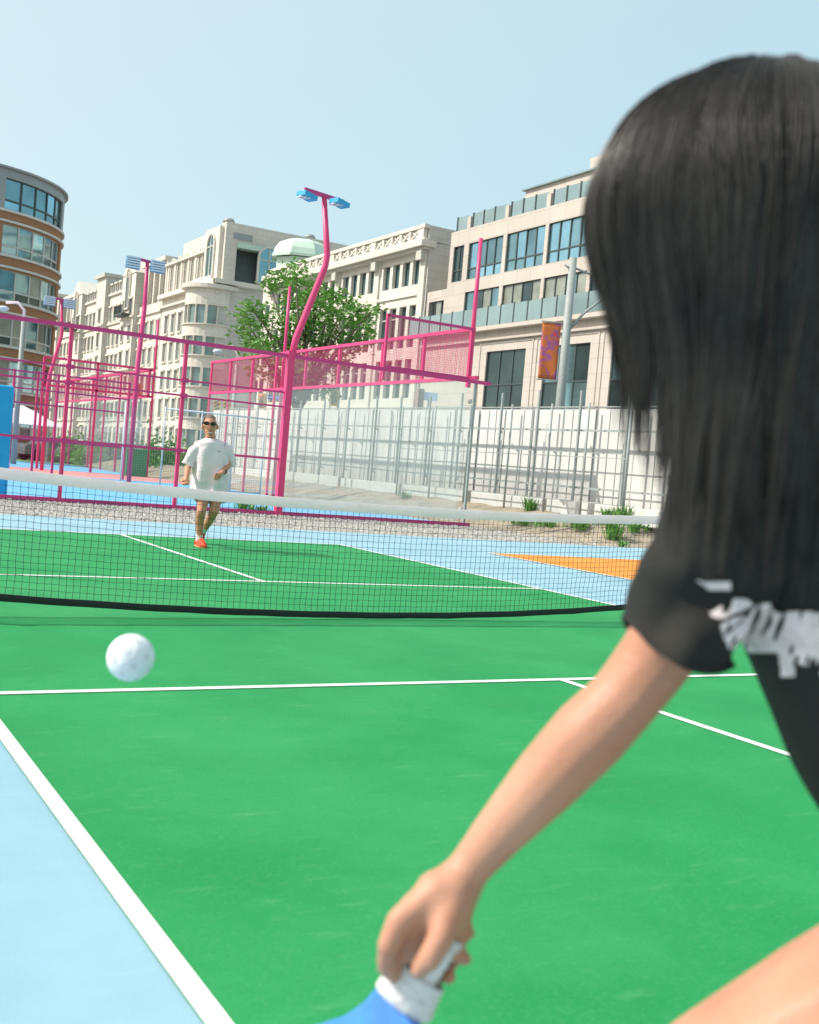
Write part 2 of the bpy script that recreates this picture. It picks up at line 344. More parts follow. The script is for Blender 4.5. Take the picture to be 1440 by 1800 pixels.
# dirt bank
g = MB(); nx, ny = 60, 260
vs = []
for j in range(ny + 1):
    for i in range(nx + 1):
        x = 9.78 + 3.6 * i / nx; y = 9.38 + 42 * (j / ny) ** 1.5; vs.append((x, y, hgt(x, y) - .004 + (0 if x < 9.85 else 0)))
g.add(vs, [(j * (nx + 1) + i, j * (nx + 1) + i + 1, (j + 1) * (nx + 1) + i + 1, (j + 1) * (nx + 1) + i) for j in range(ny) for i in range(nx)], smooth=True)
tag(g.build('dirt_bank', M['dirt']), kind='structure')
sheet('street_terrace', 13.3, 9.2, 400, 600, .46, M['pave'])
sheet('road', 17.5, 9.2, 29.5, 600, .464, M['asphalt'])
sheet('far_road', -300, 58, 13.28, 66, -.02, M['asphalt'])
tag(MB().box((29.5, 9.2, .465), (34, 400, .58)).build('pavement', M['kerb']), kind='structure')
# padel floors
sheet('padel_floor', -12, 13.72, 9.74, 31, .0, M['pool'])
sheet('rose_path', -12, 31, 9.74, 38.2, -.002, M['rose'])
sheet('far_padel_floor', -12, 38.2, 9.74, 52, .0, M['pool'])
sheet('grass_strip', -60, 52.2, 13.2, 57.6, -.012, M['weed'])

# ------------------------------------------------------------------ net
NET = empty('pickleball_net', (0, 0, 0), 'pickleball net with white top tape and black mesh across the green court', 'net')
ztop = lambda x: .82 + .0095 * x * x
zbot = lambda x: .055 + (.0125 if x < 0 else .0175) * x * x
def strip(name, za, zb, th, m):
    g = MB(); N = 80; vs = []; fs = []
    for i in range(N + 1):
        x = -3.3 + 6.6 * i / N; wv = .006 * math.sin(i * .9) + .004 * noise.noise(Vector((i * .35, 2, 0)))
        a, b = za(x), zb(x) + .003 * noise.noise(Vector((i * .5, 0, 0)))
        vs += [(x, -th + wv, a), (x, -th * 1.3 + wv, (a + b) / 2), (x, -th + wv, b), (x, th + wv, b), (x, th * 1.3 + wv, (a + b) / 2), (x, th + wv, a)]
    for i in range(N):
        for k in range(6): a = i * 6 + k; b = i * 6 + (k + 1) % 6; fs.append((a, b, b + 6, a + 6))
    g.add(vs, fs, smooth=False); return recalc(g.build(name, m, NET))
strip('top_tape', ztop, lambda x: ztop(x) - .068, .009, M['tape'])
strip('bottom_band', lambda x: zbot(x), lambda x: max(.006, zbot(x) - .044), .006, M['black'])
g = MB(); sp = .0435; N = int(6.56 / sp)
R_ = .00105
def thin(A, B): g.bar(A, B, R_ * 2, R_ * 2, ref=Vector((0, 1, 0)))
rows = 17
def npt(i, j):
    x = -3.28 + 6.56 * i / N; a = zbot(x); b = ztop(x) - .06; z = a + (b - a) * j / rows
    return Vector((x + .006 * noise.noise(Vector((i * .31, j * .4, 5))), .01 * noise.noise(Vector((i * .12, j * .2, 9))), z + .005 * noise.noise(Vector((i * .4, j * .3, 3)))))
for i in range(N + 1):
    for j in range(rows): thin(npt(i, j), npt(i, j + 1))
for j in range(1, rows):
    for i in range(N): thin(npt(i, j), npt(i + 1, j))
for i in range(N + 1):
    for j in range(1, rows):
        p = npt(i, j); q = .0034; g.add([p + Vector(v) * q for v in ((1, 0, 0), (-1, 0, 0), (0, 1, 0), (0, -1, 0), (0, 0, 1.5), (0, 0, -1.5))],
            [(0, 2, 4), (2, 1, 4), (1, 3, 4), (3, 0, 4), (2, 0, 5), (1, 2, 5), (3, 1, 5), (0, 3, 5)])
tag(g.build('netting', M['net'], NET), kind='stuff')
for sx in (-1, 1):
    p = MB(); p.tube([(sx * 3.35, 0, 0), (sx * 3.35, 0, .95)], .025, 12); p.bar((sx * 3.35, -.5, .02), (sx * 3.35, .5, .02), .05, .03)
    p.build('net_post', M['black'], NET)

# ------------------------------------------------------------------ padel cages
def cage_bar(parent, name, A, B, wd, m=None, ht=None): return MB().bar(A, B, wd, ht).build(name, m or M['pink'], parent)
CG = empty('padel_cage', (5.2, 13.77, 0), 'large pink tube frame of the near padel court with glass and mesh walls', 'sports cage')
Y = 13.77
cage_bar(CG, 'top_rail', (-8, Y, 3.2), (9.98, Y, 3.19), .075, M['pinkd'], .075)
cage_bar(CG, 'base_rail', (-8, Y, .035), (9.75, Y, .035), .07, M['pinkd'], .07)
for z, t in ((2.46, .035), (2.17, .035), (1.12, .045)): cage_bar(CG, 'rail', (-8, Y + .02, z), (5.1, Y + .02, z), t, M['pinkd'])
for x in (-7.7, -5.55, -3.45, -1.35, .84, 3.0): cage_bar(CG, 'post', (x, Y + .06, 0), (x, Y + .06, 3.18), .065)
cage_bar(CG, 'corner_post', (5.14, Y, 0), (5.14, Y, 3.3), .135)
cage_bar(CG, 'corner_post', (9.72, Y + .5, 3.1), (9.72, Y + .5, 4.42), .09)
cage_bar(CG, 'corner_post', (9.64, Y + .06, 0), (9.64, Y + .06, 3.2), .05, M['galv'])
G1 = glassmat('cage_glass', (.965, .98, .975), .035); G2 = glassmat('cage_glass_side', (.95, .97, .965), .07)
for k in range(3):
    x0 = 5.26 + k * 1.46
    MB().box((x0, Y + .03, .08), (x0 + 1.445, Y + .042, 3.13)).build('glass_panel', G1, CG)
for z, x in ((.35, 9.5), (2.75, 9.5)):
    g = MB(); g.tube([(x - .0, Y + .0, z), (x, Y + .026, z)], [.055, .055], 14); g.build('clamp_disc', M['kerb'], CG)
for x in (-1.35, .84, 3.0, 5.14):
    for z in (2.46, 2.17, 1.12): MB().box((x - .07, Y - .035, z - .04), (x + .07, Y + .012, z + .04)).build('rail_clamp', M['pinkd'], CG)
    MB().box((x - .12, Y - .08, .0), (x + .12, Y + .14, .014)).build('foot_plate', M['pinkd'], CG)
# B side wall (x = 9.72): glass below, mesh above
XB = 9.72
cage_bar(CG, 'top_rail', (XB, 14.2, 4.4), (XB, 31.3, 4.4), .08)
cage_bar(CG, 'rail', (XB, 13.9, 3.3), (XB, 31.3, 3.3), .08)
for y in (16.4, 18.5, 21.0, 23.2, 25.4, 27.4, 29.4, 31.3): cage_bar(CG, 'post', (XB + .03, y, 0 if y > 24 else 3.3), (XB + .03, y, 4.4), .07)
for k in range(8):
    y0 = 14.3 + k * 2.12; MB().box((XB - .006, y0, .06), (XB + .006, y0 + 2.1, 3.25)).build('glass_panel', G2, CG)
def wires(parent, A, B, z0, z1, sp, t, m=None):
    A = Vector(A); B = Vector(B); n = int((B - A).length / sp); g = MB()
    for i in range(n + 1):
        p = A.lerp(B, i / n); g.bar((p.x, p.y, z0), (p.x, p.y, z1), t, t)
    for j in range(int((z1 - z0) / sp) + 1):
        z = z0 + j * sp; g.bar((A.x, A.y, z), (B.x, B.y, z), t, t)
    return tag(g.build('wire_mesh', m or M['pinkm'], parent), kind='stuff')
wires(CG, (XB, 14.25, 0), (XB, 31.3, 0), 3.34, 4.36, .04, .004)
XR = gy(682, 560, 14.22).x
# internal mesh return in x from B wall (seen above the near rail)
cage_bar(CG, 'rail', (XR, 14.22, 4.4), (9.7, 14.22, 4.4), .055, M['pinkd'])
cage_bar(CG, 'rail', (XR, 14.22, 3.3), (9.7, 14.22, 3.3), .05, M['pinkd'])
wires(CG, (XR, 14.22, 0), (9.7, 14.22, 0), 3.32, 4.38, .04, .004)
cage_bar(CG, 'post', (XR, 14.22, 3.0), (XR, 14.22, 4.43), .055)
# far end frame of this court
YF = 31.0
for z in (3.3, 2.75, 2.28): cage_bar(CG, 'rail', (-9, YF, z), (6.8, YF, z), .05, M['pinkd'])
cage_bar(CG, 'rail', (-9, YF, 1.1), (6.8, YF, 1.1), .05, M['pinkd'])
for x in (-8.5, -6.2, -3.9, -1.6, .7, 3.0, 3.75, 4.4, 6.78): cage_bar(CG, 'post', (x, YF + .05, 0), (x, YF + .05, 3.35), .07)
wires(CG, (-2, YF - .05, 0), (4.4, YF - .05, 0), 0.1, 3.3, .08, .004)
# second court
C2 = empty('padel_cage', (9.7, 38.4, 0), 'smaller looking far padel cage in pink behind the near cage, left of the man', 'sports cage')
for z in (3.3, 4.4): cage_bar(C2, 'rail', (5.4, 38.4, z), (9.72, 38.4, z), .09); cage_bar(C2, 'rail', (XB, 38.4, z), (XB, 56, z), .09)
for y in (40.6, 43, 45.5, 48, 52, 56): cage_bar(C2, 'post', (XB, y, 0), (XB, y, 4.4), .08)
for x in (5.4, 7.5, 9.62): cage_bar(C2, 'post', (x, 38.4, 0 if x < 9 else 3.3), (x, 38.4, 4.4), .09)
wires(C2, (XB, 38.5, 0), (XB, 56, 0), 3.3, 4.4, .08, .006); wires(C2, (5.4, 38.45, 0), (9.7, 38.45, 0), 3.3, 4.4, .1, .005)
MB().box((5.5, 38.5, .05), (9.6, 38.52, 3.2)).build('glass_panel', G2, C2)
for y in (38.8, 44): MB().box((XB - .01, y, .05), (XB + .01, y + 5, 3.2)).build('glass_panel', G2, C2)

# light poles of the padel courts
def lamp_pole(y, label, bend=(1, 0), tall=False):
    t = empty('floodlight_pole', (5.16, y, 0), label, 'floodlight pole', 'bent pink floodlight poles')
    o = Vector((5.16, y, 0))
    P = [o + Vector((k * bend[0], k * bend[1], z)) for k, z in ((0, 0), (0, 3.1), (.06, 3.55), (.58, 5.1), (.6, 5.32), (.43, 6.45))]
    if not tall: P = P[1:]
    tp = P[-1] - Vector((.43, 0, 6.45))
    MB().tube(P, [.07, .07, .07, .066, .064, .05][-len(P):], 12).build('pole', M['pink'], t)
    o = tp
    MB().bar(o + Vector((-.02, 0, 6.52)), o + Vector((.86, 0, 6.44)), .09, .07).build('cross_arm', M['pinkd'], t)
    for dx in (-.02, .7):
        a = o + Vector((dx, -.12, 6.36)); g = MB()
        g.bar(a + Vector((-.16, -.1, .02)), a + Vector((.16, .0, -.03)), .26, .09)
        if tall: g = MB(); g.bar(a + Vector((-.2, 0, .0)), a + Vector((.2, 0, -.02)), .12, .34)
        h = g.build('lamp_head', M['lampgrey' if tall else 'lampblue'], t)
        g = MB()
        for k in range(4): g.bar(a + Vector((-.15 + k * .09, -.14, -.045)), a + Vector((-.15 + k * .09, .06, -.045)), .06, .02)
        if tall:
            g = MB()
            for k in range(5): g.bar(a + Vector((-.19, -.09, -.14 + k * .07)), a + Vector((.19, -.09, -.14 + k * .07)), .02, .045)
        g.build('lens', M['lampglass'], h)
        MB().bar(a + Vector((0, .1, .05)), a + Vector((0, .12, .16)), .03).build('bracket', M['lampglass'], t)
lamp_pole(13.77, 'nearest bent pink floodlight pole, rising from the thick cage corner post by the tree')
lamp_pole(24.6, 'middle bent pink floodlight pole in front of the pale long building', (.35, .8), True)
lamp_pole(36.3, 'farthest bent pink floodlight pole beside the brick tower', (.75, .6), True)
for y, lb in ((14.35, 'slim straight pink pole in front of the modern glass building'), (24.95, 'slim straight pink pole in front of the tree'), (38.3, 'slim straight pink pole far off, left of the round stone bay')):
    t = MB().tube([(9.78, y, 3.1 if y < 20 else 0), (9.78, y, 5.0), (9.78, y, 6.46)], [.05, .05, .045], 10).build('slim_pole', M['pink']); tag(t, lb, 'pole', 'slim straight pink poles')

# blue padded post
p = gy(-2, 850, 14.4)
g = MB(); g.box((p.x - .22, 14.4 - .17, 0), (p.x + .13, 14.4 + .17, 2.02)); o = g.build('padded_post', M['bluepad'])
b = o.modifiers.new('b', 'BEVEL'); b.width = .05; b.segments = 3
tag(o, 'bright blue padded post at the left edge behind the net', 'padded post')

# ------------------------------------------------------------------ white wall, braces and kerbs
WX = 12.66
W = empty('hoarding_wall', (WX, 24, .5), 'long white panel wall behind the steel bracing on the dirt bank', 'wall')
base = None; k = 0; y = 9.6
def ztw(y): return 2.9 + .006 * (y - 12)
while y < 37.8:
    wd = 1.22; o = MB().box((WX + random.uniform(-.004, .004), y + .006, .42), (WX + .06, y + wd - .006, ztw(y) + random.uniform(-.012, .012))).build('wall_panel', M['panel'], W)
    MB().bar((WX - .012, y + wd, .45), (WX - .012, y + wd, ztw(y) - .03), .035, .02).build('batten', M['galv'], W)
    y += wd
MB().bar((WX + .02, 9.6, 2.93), (WX + .02, 37.8, 3.09), .11, .03).build('cap_rail', M['galv'], W)
F = empty('steel_bracing', (12.1, 24, .5), 'galvanised steel posts and walers braced against the white wall', 'bracing')
yy = [10.05, 11.6, 13.25, 14.85, 16.4, 18.3, 19.95, 21.6, 23.1, 25.0, 26.8, 28.7, 30.6, 32.6, 34.6, 36.6]
for i, y in enumerate(yy):
    MB().bar((12.16, y, .5), (12.16, y, 3.28 + random.uniform(-.05, .05)), .05, .05).build('brace_post', M['galv'], F)
    MB().bar((12.3, y + .42, .5), (12.3, y + .42, 2.95), .018).build('slim_bar', M['galv'], F)
    MB().bar((12.3, y + .75, .5), (12.3, y + .75, 2.85), .018).build('slim_bar', M['galv'], F)
for z, t in ((2.36, .045), (1.05, .045), (1.86, .02)):
    MB().bar((12.25, 9.7, z), (12.25, 37.5, z + .1), t).build('waler', M['galv'], F)
for i, y in enumerate(yy):
    for z in (2.3, 1.0):
        MB().bar((12.16, y, z + .06), (12.4, y + .25, z + .0), .03).build('bracket', M['galv'], F)
T = empty('site_fence', (11.85, 16, .4), 'row of free standing steel fence posts before the bracing', 'fence')
for y in (11.15, 12.55, 13.9, 15.5, 17.35, 19.1, 20.9):
    h0 = hgt(11.85, y)
    MB().tube([(11.85, y, h0 - .05), (11.85, y, 2.95)], .026, 8).build('fence_post', M['galv'], T)
for z in (.75, 1.75): MB().bar((11.85, 11.15, z), (11.85, 20.9, z), .02).build('fence_wire', M['galv'], T)
y = 10.2; lens = [2.2, 1.7, 3.2, 3.6, 3.9, 4.5, 4.6]
nm = ['right end block beside the weeds', 'second block from the right', 'third block from the right', 'middle long block', 'block seen through the glass corner', 'block beyond the cage glass', 'farthest block to the left']
for i, l in enumerate(lens):
    o = MB().box((12.02, y, hgt(12.05, y + l / 2) - .08), (12.3, y + l - .12, .76 - (.0 if i % 2 else .03))).build('kerb_block', M['kerb'])
    b = o.modifiers.new('b', 'BEVEL'); b.width = .02; b.segments = 2
    tag(o, 'white concrete kerb at the wall foot, ' + nm[i], 'kerb block', 'white kerb blocks along the wall foot'); y += l + .05

# chain-link fence left of the corner post
a = gy(300, 868, 24); bq = gy(474, 868, 24)
CL = empty('mesh_fence', (a.x, 24, 0), 'grey chain link fence panel behind the running man', 'fence')
xs = [gy(px, 800, 24).x for px in (215, 285, 350, 408, 462)]
for x in xs: MB().tube([(x, 24, 0), (x, 24, 2.35)], .025, 8).build('fence_post', M['galvp'], CL)
MB().tube([(xs[1], 24, 2.3), (xs[-1] + .3, 24, 2.3)], .025, 8).build('top_rail', M['galvp'], CL)
MB().tube([(xs[0], 24, .08), (xs[-1], 24, .08)], .02, 8).build('bottom_rail', M['galvp'], CL)
wires(CL, (xs[0], 24, 0), (xs[-1], 24, 0), .1, 2.25, .07, .005, M['galv'])

# weeds
def weed(px, py, X, h, n, lb, spread=.16):
    p = gx(px, py, X); z0 = hgt(p.x, p.y); g = MB(); rnd = random.Random(int(px * 7 + py))
    for k in range(n):
        a = rnd.uniform(0, 2 * PI); r = rnd.uniform(0, spread); b = Vector((p.x + r * math.cos(a), p.y + r * math.sin(a), z0 - .01))
        l = h * rnd.uniform(.45, 1); lean = Vector((math.cos(a), math.sin(a), 0)) * rnd.uniform(.1, .6) * l
        s_ = Vector((-math.sin(a), math.cos(a), 0)) * rnd.uniform(.008, .022)
        m_ = b + Vector((0, 0, l * .6)) + lean * .4; t_ = b + Vector((0, 0, l)) + lean
        g.add([b - s_ * .5, b + s_ * .5, m_ + s_, m_ - s_, t_], [(0, 1, 2, 3), (3, 2, 4)])
        for q in range(3):
            c = b.lerp(m_, rnd.random()) + Vector((rnd.uniform(-1, 1), rnd.uniform(-1, 1), rnd.uniform(0, 1))) * .05; d = Vector((rnd.uniform(-1, 1), rnd.uniform(-1, 1), rnd.uniform(-.2, 1))).normalized() * .05
            e = d.cross(Vector((0, 0, 1))).normalized() * .018; g.add([c, c + d * .5 + e, c + d, c + d * .5 - e], [(0, 1, 2, 3)])
    tag(g.build('weed', M['weed']), lb, 'weed', 'green weeds on the dirt bank')
weed(932, 890, 11.9, .42, 60, 'tall leafy weed at the wall foot between two fence posts')
weed(1068, 905, 11.85, .3, 40, 'spiky weed beside the last fence post')
weed(1095, 905, 11.9, .45, 70, 'bushy weed at the wall foot next to the dark haired player', .25)
weed(1120, 908, 11.8, .3, 50, 'low weed nearest the dark haired player', .25)
weed(1078, 938, 11.0, .5, 80, 'biggest bright weed low on the bank near the gravel', .2)
weed(1020, 935, 11.0, .25, 80, 'wide low weed patch under the net tape, mid bank', .5)
weed(920, 925, 10.8, .25, 70, 'small weeds just right of the cage corner', .45)
weed(965, 930, 10.9, .22, 60, 'thin weed patch between the cage corner and the big weed', .5)
weed(1095, 957, 10.4, .15, 26, 'tiny weed on the gravel edge', .1)
weed(712, 862, 11.6, .25, 40, 'weed seen through the cage glass', .2)
weed(430, 905, 8.0 if False else 4.6, .32, 50, 'weed growing under the pink base rail beside the running man', .25)
weed(455, 908, 4.9, .22, 40, 'weed trailing along the pink base rail by the corner post', .3)

# ------------------------------------------------------------------ facades
def bb(parent, name, a, b, m):
    lo = [min(p, q) for p, q in zip(a, b)]; hi = [max(p, q) for p, q in zip(a, b)]
    return MB().box(lo, hi).build(name, m, parent)
def wall(parent, Fm, us, vs_, u0_, u1_, v0, v1, openings, m, depth=.3, name='wall', du=None):
    U = sorted(set([u0_, u1_] + [round(u, 3) for o in openings for u in o[:2] if u0_ < u < u1_]))
    if du:
        X_ = []
        for a, b in zip(U, U[1:]):
            n = max(1, int(math.ceil((b - a) / du))); X_ += [a + (b - a) * i / n for i in range(n)]
        U = X_ + [U[-1]]
    V = sorted(set([v0, v1] + [round(v, 3) for o in openings for v in o[2:4] if v0 < v < v1]))
    g = MB()
    inside = lambda u, v: any(o[0] < u < o[1] and o[2] < v < o[3] for o in openings)
    op = {(i, j): inside((U[i] + U[i + 1]) / 2, (V[j] + V[j + 1]) / 2) for i in range(len(U) - 1) for j in range(len(V) - 1)}
    for (i, j), o in op.items():
        a, b, c, d = U[i], U[i + 1], V[j], V[j + 1]
        if not o: g.add([Fm(a, c, 0), Fm(b, c, 0), Fm(b, d, 0), Fm(a, d, 0)], [(0, 1, 2, 3)])
        else:
            for (ii, jj, p, q) in ((i - 1, j, (a, c), (a, d)), (i + 1, j, (b, c), (b, d)), (i, j - 1, (a, c), (b, c)), (i, j + 1, (a, d), (b, d))):
                if not op.get((ii, jj), False): g.add([Fm(*p, 0), Fm(*q, 0), Fm(*q, depth), Fm(*p, depth)], [(0, 1, 2, 3)])
    return g.build(name, m, parent)
def window(parent, Fm, a, b, c, d, nx, nz, fm, gm, fwid=.08, w0=.14, split=None, single=False, arch=False, rnd=random):
    g = MB(); zs = [c + (d - c) * j / nz for j in range(nz + 1)] if not split else [c] + [c + (d - c) * s for s in split] + [d]
    us = [a + (b - a) * i / nx for i in range(nx + 1)]; h = fwid / 2
    def fb(u0_, u1_, v0, v1):
        vs = [Fm(u, v, w_) for w_ in (w0 - .05, w0 + .05) for u, v in ((u0_, v0), (u1_, v0), (u1_, v1), (u0_, v1))]
        g.add(vs, [(0, 1, 2, 3), (7, 6, 5, 4), (0, 4, 5, 1), (1, 5, 6, 2), (2, 6, 7, 3), (3, 7, 4, 0)])
    for u in us: fb(u - h, u + h, c, d)
    for z in zs:
        for i in range(nx): fb(us[i] + h, us[i + 1] - h, z - h, z + h)
    wdw = g.build('window', fm, parent)
    if single:
        p = MB().add([Fm(a, c, w0), Fm(b, c, w0), Fm(b, d, w0), Fm(a, d, w0)], [(0, 1, 2, 3)]).build('pane', gm, wdw)
    else:
        for i in range(nx):
            for j in range(len(zs) - 1):
                t = rnd.uniform(-.012, .012)
                gg = rnd.choice(gm) if isinstance(gm, list) else gm
                MB().add([Fm(us[i], zs[j], w0 + t), Fm(us[i + 1], zs[j], w0), Fm(us[i + 1], zs[j + 1], w0 - t), Fm(us[i], zs[j + 1], w0)], [(0, 1, 2, 3)]).build('pane', gg, wdw)
    return wdw

# ---- modern glass building (right)
XC = 34.0
BC = empty('modern_building', (XC, 45, .5), 'modern beige stone building with wide blue glass windows and glass balconies', 'building')
Fc = lambda u, v, w_: (XC + w_, u, v)
bays = [(36.6 + 4.17 * k - 12.51 + 4.17 * 2, 0) for k in range(0)]
ys = [53.5, 49.28, 45.12, 40.98, 36.84, 32.7, 28.56, 24.4]
ops = []
for hi_ in ys[:-1]: ops.append((hi_ - 3.85, hi_, 13.65, 15.95)); ops.append((hi_ - 3.85, hi_, 10.45, 12.85))
ops.append((54.05, 55.3, 13.65, 15.95)); ops.append((54.1, 57.2, 10.45, 12.6))
gops = [(50.4 - 5.9 * k - 4.1, 50.4 - 5.9 * k, 3.2, 8.9) for k in range(5)]
wall(BC, Fc, 0, 0, 22.5, 55.75, 10.4, 16.95, [o for o in ops if o[1] < 56], M['beige'], .35)
wall(BC, Fc, 0, 0, 55.75, 58.2, 10.4, 13.3, [(56.0, 57.9, 10.45, 12.6)], M['beige'], .35)
wall(BC, Fc, 0, 0, 22.5, 58.2, .5, 10.15, gops, M['beige'], .35)
bb(BC, 'ledge', (XC - .5, 22.5, 10.15), (XC + .3, 58.4, 10.4), M['beige'])
bb(BC, 'ledge', (XC - .22, 22.5, 9.55), (XC - .002, 58.3, 9.68), M['beige'])
bb(BC, 'side_wall', (XC + .02, 55.6, 10.4), (XC + 12, 55.73, 16.95), M['beige'])
bb(BC, 'side_wall', (XC + .02, 58.0, .5), (XC + 12, 58.18, 13.3), M['beige'])
bb(BC, 'terrace', (XC + .36, 55.75, 13.0), (XC + 12, 58.0, 13.2), M['beige'])
bb(BC, 'roof', (XC + .36, 22.5, 16.6), (XC + 12, 55.6, 16.9), M['beige'])
bb(BC, 'penthouse', (XC + 2.0, 22.5, 16.9), (XC + 12, 50.6, 19.15), M['beige'])
bb(BC, 'penthouse', (XC + 2.6, 32, 19.15), (XC + 12, 45.2, 20.2), M['beige'])
bb(BC, 'penthouse', (XC + 4.0, 36.5, 20.2), (XC + 12, 43.2, 23.0), M['beige'])
bb(BC, 'roof_edge', (XC + 1.8, 22.5, 19.151), (XC + 2.59, 50.8, 19.25), M['balc'])
rw = random.Random(3)
for o in ops:
    if o[1] - o[0] < 2: window(BC, Fc, *o, 2, 2, M['frame'], M['glassk'], split=[.32], rnd=rw); continue
    top = o[2] > 13
    window(BC, Fc, *o, 4, 2, M['frame'], [M['glassb']] * 3 + [M['glass']] if top else [M['glassc'], M['glassc'], M['glassk'], M['glass']], split=[.3] if top else [.5], rnd=rw)
for o in gops:
    window(BC, Fc, *o, 3, 3, M['frame'], [M['glassk'], M['glassk'], M['glass']], split=[.34, .64], rnd=rw)
    # recessed stone frame round the tall openings
    a, b, c, d = o
    for q in ((a - .75, a - .65, c, d + .55), (b + .65, b + .75, c, d + .55), (a - .64, b + .64, d + .45, d + .55)): bb(BC, 'stone_trim', (XC - .05, q[0], q[2]), (XC - .002, q[1], q[3]), M['beige'])
# first floor glass balcony and roof parapet glass
y = 24.0
while y < 59:
    bb(BC, 'balcony_glass', (XC - .45, y, 10.42), (XC - .43, y + 1.25, 11.55), M['balc']); bb(BC, 'balcony_post', (XC - .47, y + 1.26, 10.4), (XC - .41, y + 1.36, 11.6), M['frame']); y += 1.37
for hi_ in ys[:-1] + [57.3]:
    if hi_ > 56: zb = 16.95; seg = [(54.0, 55.2)]
    else: seg = [(hi_ - 3.7 + 1.22 * k, hi_ - 3.7 + 1.22 * (k + 1) - .12) for k in range(3)]
    for a, b in seg:
        bb(BC, 'parapet_glass', (XC + .1, a, 16.96), (XC + .12, b, 17.85), M['balc']); bb(BC, 'parapet_post', (XC + .06, b + .01, 16.95), (XC + .16, b + .11, 17.9), M['frame'])
    if hi_ < 56: bb(BC, 'parapet_pier', (XC - .002, hi_ + .05, 16.95), (XC + .5, hi_ + .42, 17.7), M['beige'])
for yk in (51.6, 47.2, 43.0):
    g = MB(); g.add([(XC + 3, yk - 1.2, 17.9), (XC + 3, yk + 1.2, 17.9), (XC + 4.4, yk - 1.2, 17.9), (XC + 4.4, yk + 1.2, 17.9), (XC + 3.7, yk, 18.6)], [(0, 1, 4), (1, 3, 4), (3, 2, 4), (2, 0, 4)])
    u = g.build('parasol', M['framew']); MB().bar((XC + 3.7, yk, 16.9), (XC + 3.7, yk, 18.5), .06).build('pole', M['frame'], u)
    tag(u, {51.6: 'small parasol on the roof terrace left of the others', 47.2: 'small roof terrace parasol in the middle', 43.0: 'small roof terrace parasol nearest the dark hair'}[yk], 'parasol', 'parasols on the roof terrace')

# ---- balustrade building (centre)
BB = empty('stone_building', (XC, 70, .5), 'pale stone building with a balustrade roofline and rows of four teal windows', 'building')
XD = 33.9; Fb = lambda u, v, w_: (XD + w_, u, v)
ops = []; groups = [59.0 + 6.55 * k for k in range(4)]
for a in groups:
    for k in range(4):
        u0_ = a + .35 + k * 1.42
        ops.append((u0_, u0_ + 1.0, 14.0, 15.7)); ops.append((u0_, u0_ + 1.0, 9.7, 12.6)); ops.append((u0_, u0_ + 1.0, 6.2, 8.9))
wall(BB, Fb, 0, 0, 58.5, 85.2, .5, 16.35, ops, M['cream'], .4)
for o in ops:
    if o[2] > 13: window(BB, Fb, *o, 1, 1, M['frame'], M['glass'], w0=.3, rnd=rw)
    else: window(BB, Fb, *o, 1, 2, M['framew'], M['glassk'], w0=.25, split=[.74], rnd=rw)
bb(BB, 'cornice', (XD - .75, 58.1, 16.35), (XD + .4, 85.4, 16.75), M['cream'])
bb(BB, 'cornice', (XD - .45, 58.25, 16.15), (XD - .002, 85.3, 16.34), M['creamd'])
bb(BB, 'parapet_rail', (XD - .5, 58.3, 17.6), (XD - .1, 85.2, 17.85), M['cream'])
bb(BB, 'parapet_base', (XD - .48, 58.3, 16.75), (XD - .12, 85.2, 16.95), M['cream'])
y = 58.5; k = 0
while y < 85:
    wd = .75 if k % 5 == 0 else .28
    bb(BB, 'parapet_pier', (XD - .45, y, 16.951), (XD - .15, y + wd, 17.599), M['cream'])
    if k % 5 != 4 or True:
        MB().bar((XD - .3, y + wd, 17.0), (XD - .3, y + wd + 1.0, 17.58), .12).build('lattice', M['cream'], BB); MB().bar((XD - .34, y + wd, 17.58), (XD - .34, y + wd + 1.0, 17.0), .12).build('lattice', M['cream'], BB)
    y += wd + 1.0; k += 1
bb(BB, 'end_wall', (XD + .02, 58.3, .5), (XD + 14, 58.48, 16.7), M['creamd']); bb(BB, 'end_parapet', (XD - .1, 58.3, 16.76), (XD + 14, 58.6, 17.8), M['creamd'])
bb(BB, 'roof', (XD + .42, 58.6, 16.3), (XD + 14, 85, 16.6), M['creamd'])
for a in groups + [85.0]:
    bb(BB, 'pilaster', (XD - .14, a - .52, .5), (XD - .002, a + .2, 16.14), M['cream']); bb(BB, 'bracket', (XD - .5, a - .5, 15.5), (XD - .142, a + .2, 16.14), M['creamd'])
bb(BB, 'string_course', (XD - .12, 59.22, 13.2), (XD - .002, 85, 13.4), M['cream'])
# domed corner tower at the far end
DT = empty('domed_tower', (XD + 3, 88, .5), 'stone corner tower under a mint green copper dome', 'tower')
dc = at(532, 440, 103); cx, cy = dc.x, dc.y; DZ = at(532, 421, 103).z - 22.9
def ring(parent, name, r, z0, z1, m, n=8, r2=None, off=0):
    g = MB(); r2 = r2 or r; vs = [(cx + q * math.cos(2 * PI * k / n + off), cy + q * math.sin(2 * PI * k / n + off), z) for q, z in ((r, z0), (r2, z1)) for k in range(n)]
    g.add(vs, [(k, (k + 1) % n, n + (k + 1) % n, n + k) for k in range(n)] + [tuple(range(2 * n - 1, n - 1, -1))]); return g.build(name, m, parent)
ring(DT, 'shaft', 3.3, .5, 18.6 + DZ, M['cream'], 24); ring(DT, 'cornice', 3.6, 18.6 + DZ, 19.0 + DZ, M['creamd'], 24); ring(DT, 'drum', 2.5, 19.0 + DZ, 20.9 + DZ, M['copper'], 8)
ring(DT, 'drum_cornice', 3.0, 20.9 + DZ, 21.15 + DZ, M['copper'], 8)
dz = [(2.9, 21.15 + DZ), (2.75, 21.7 + DZ), (2.3, 22.3 + DZ), (1.5, 22.7 + DZ), (.5, 22.9 + DZ)]
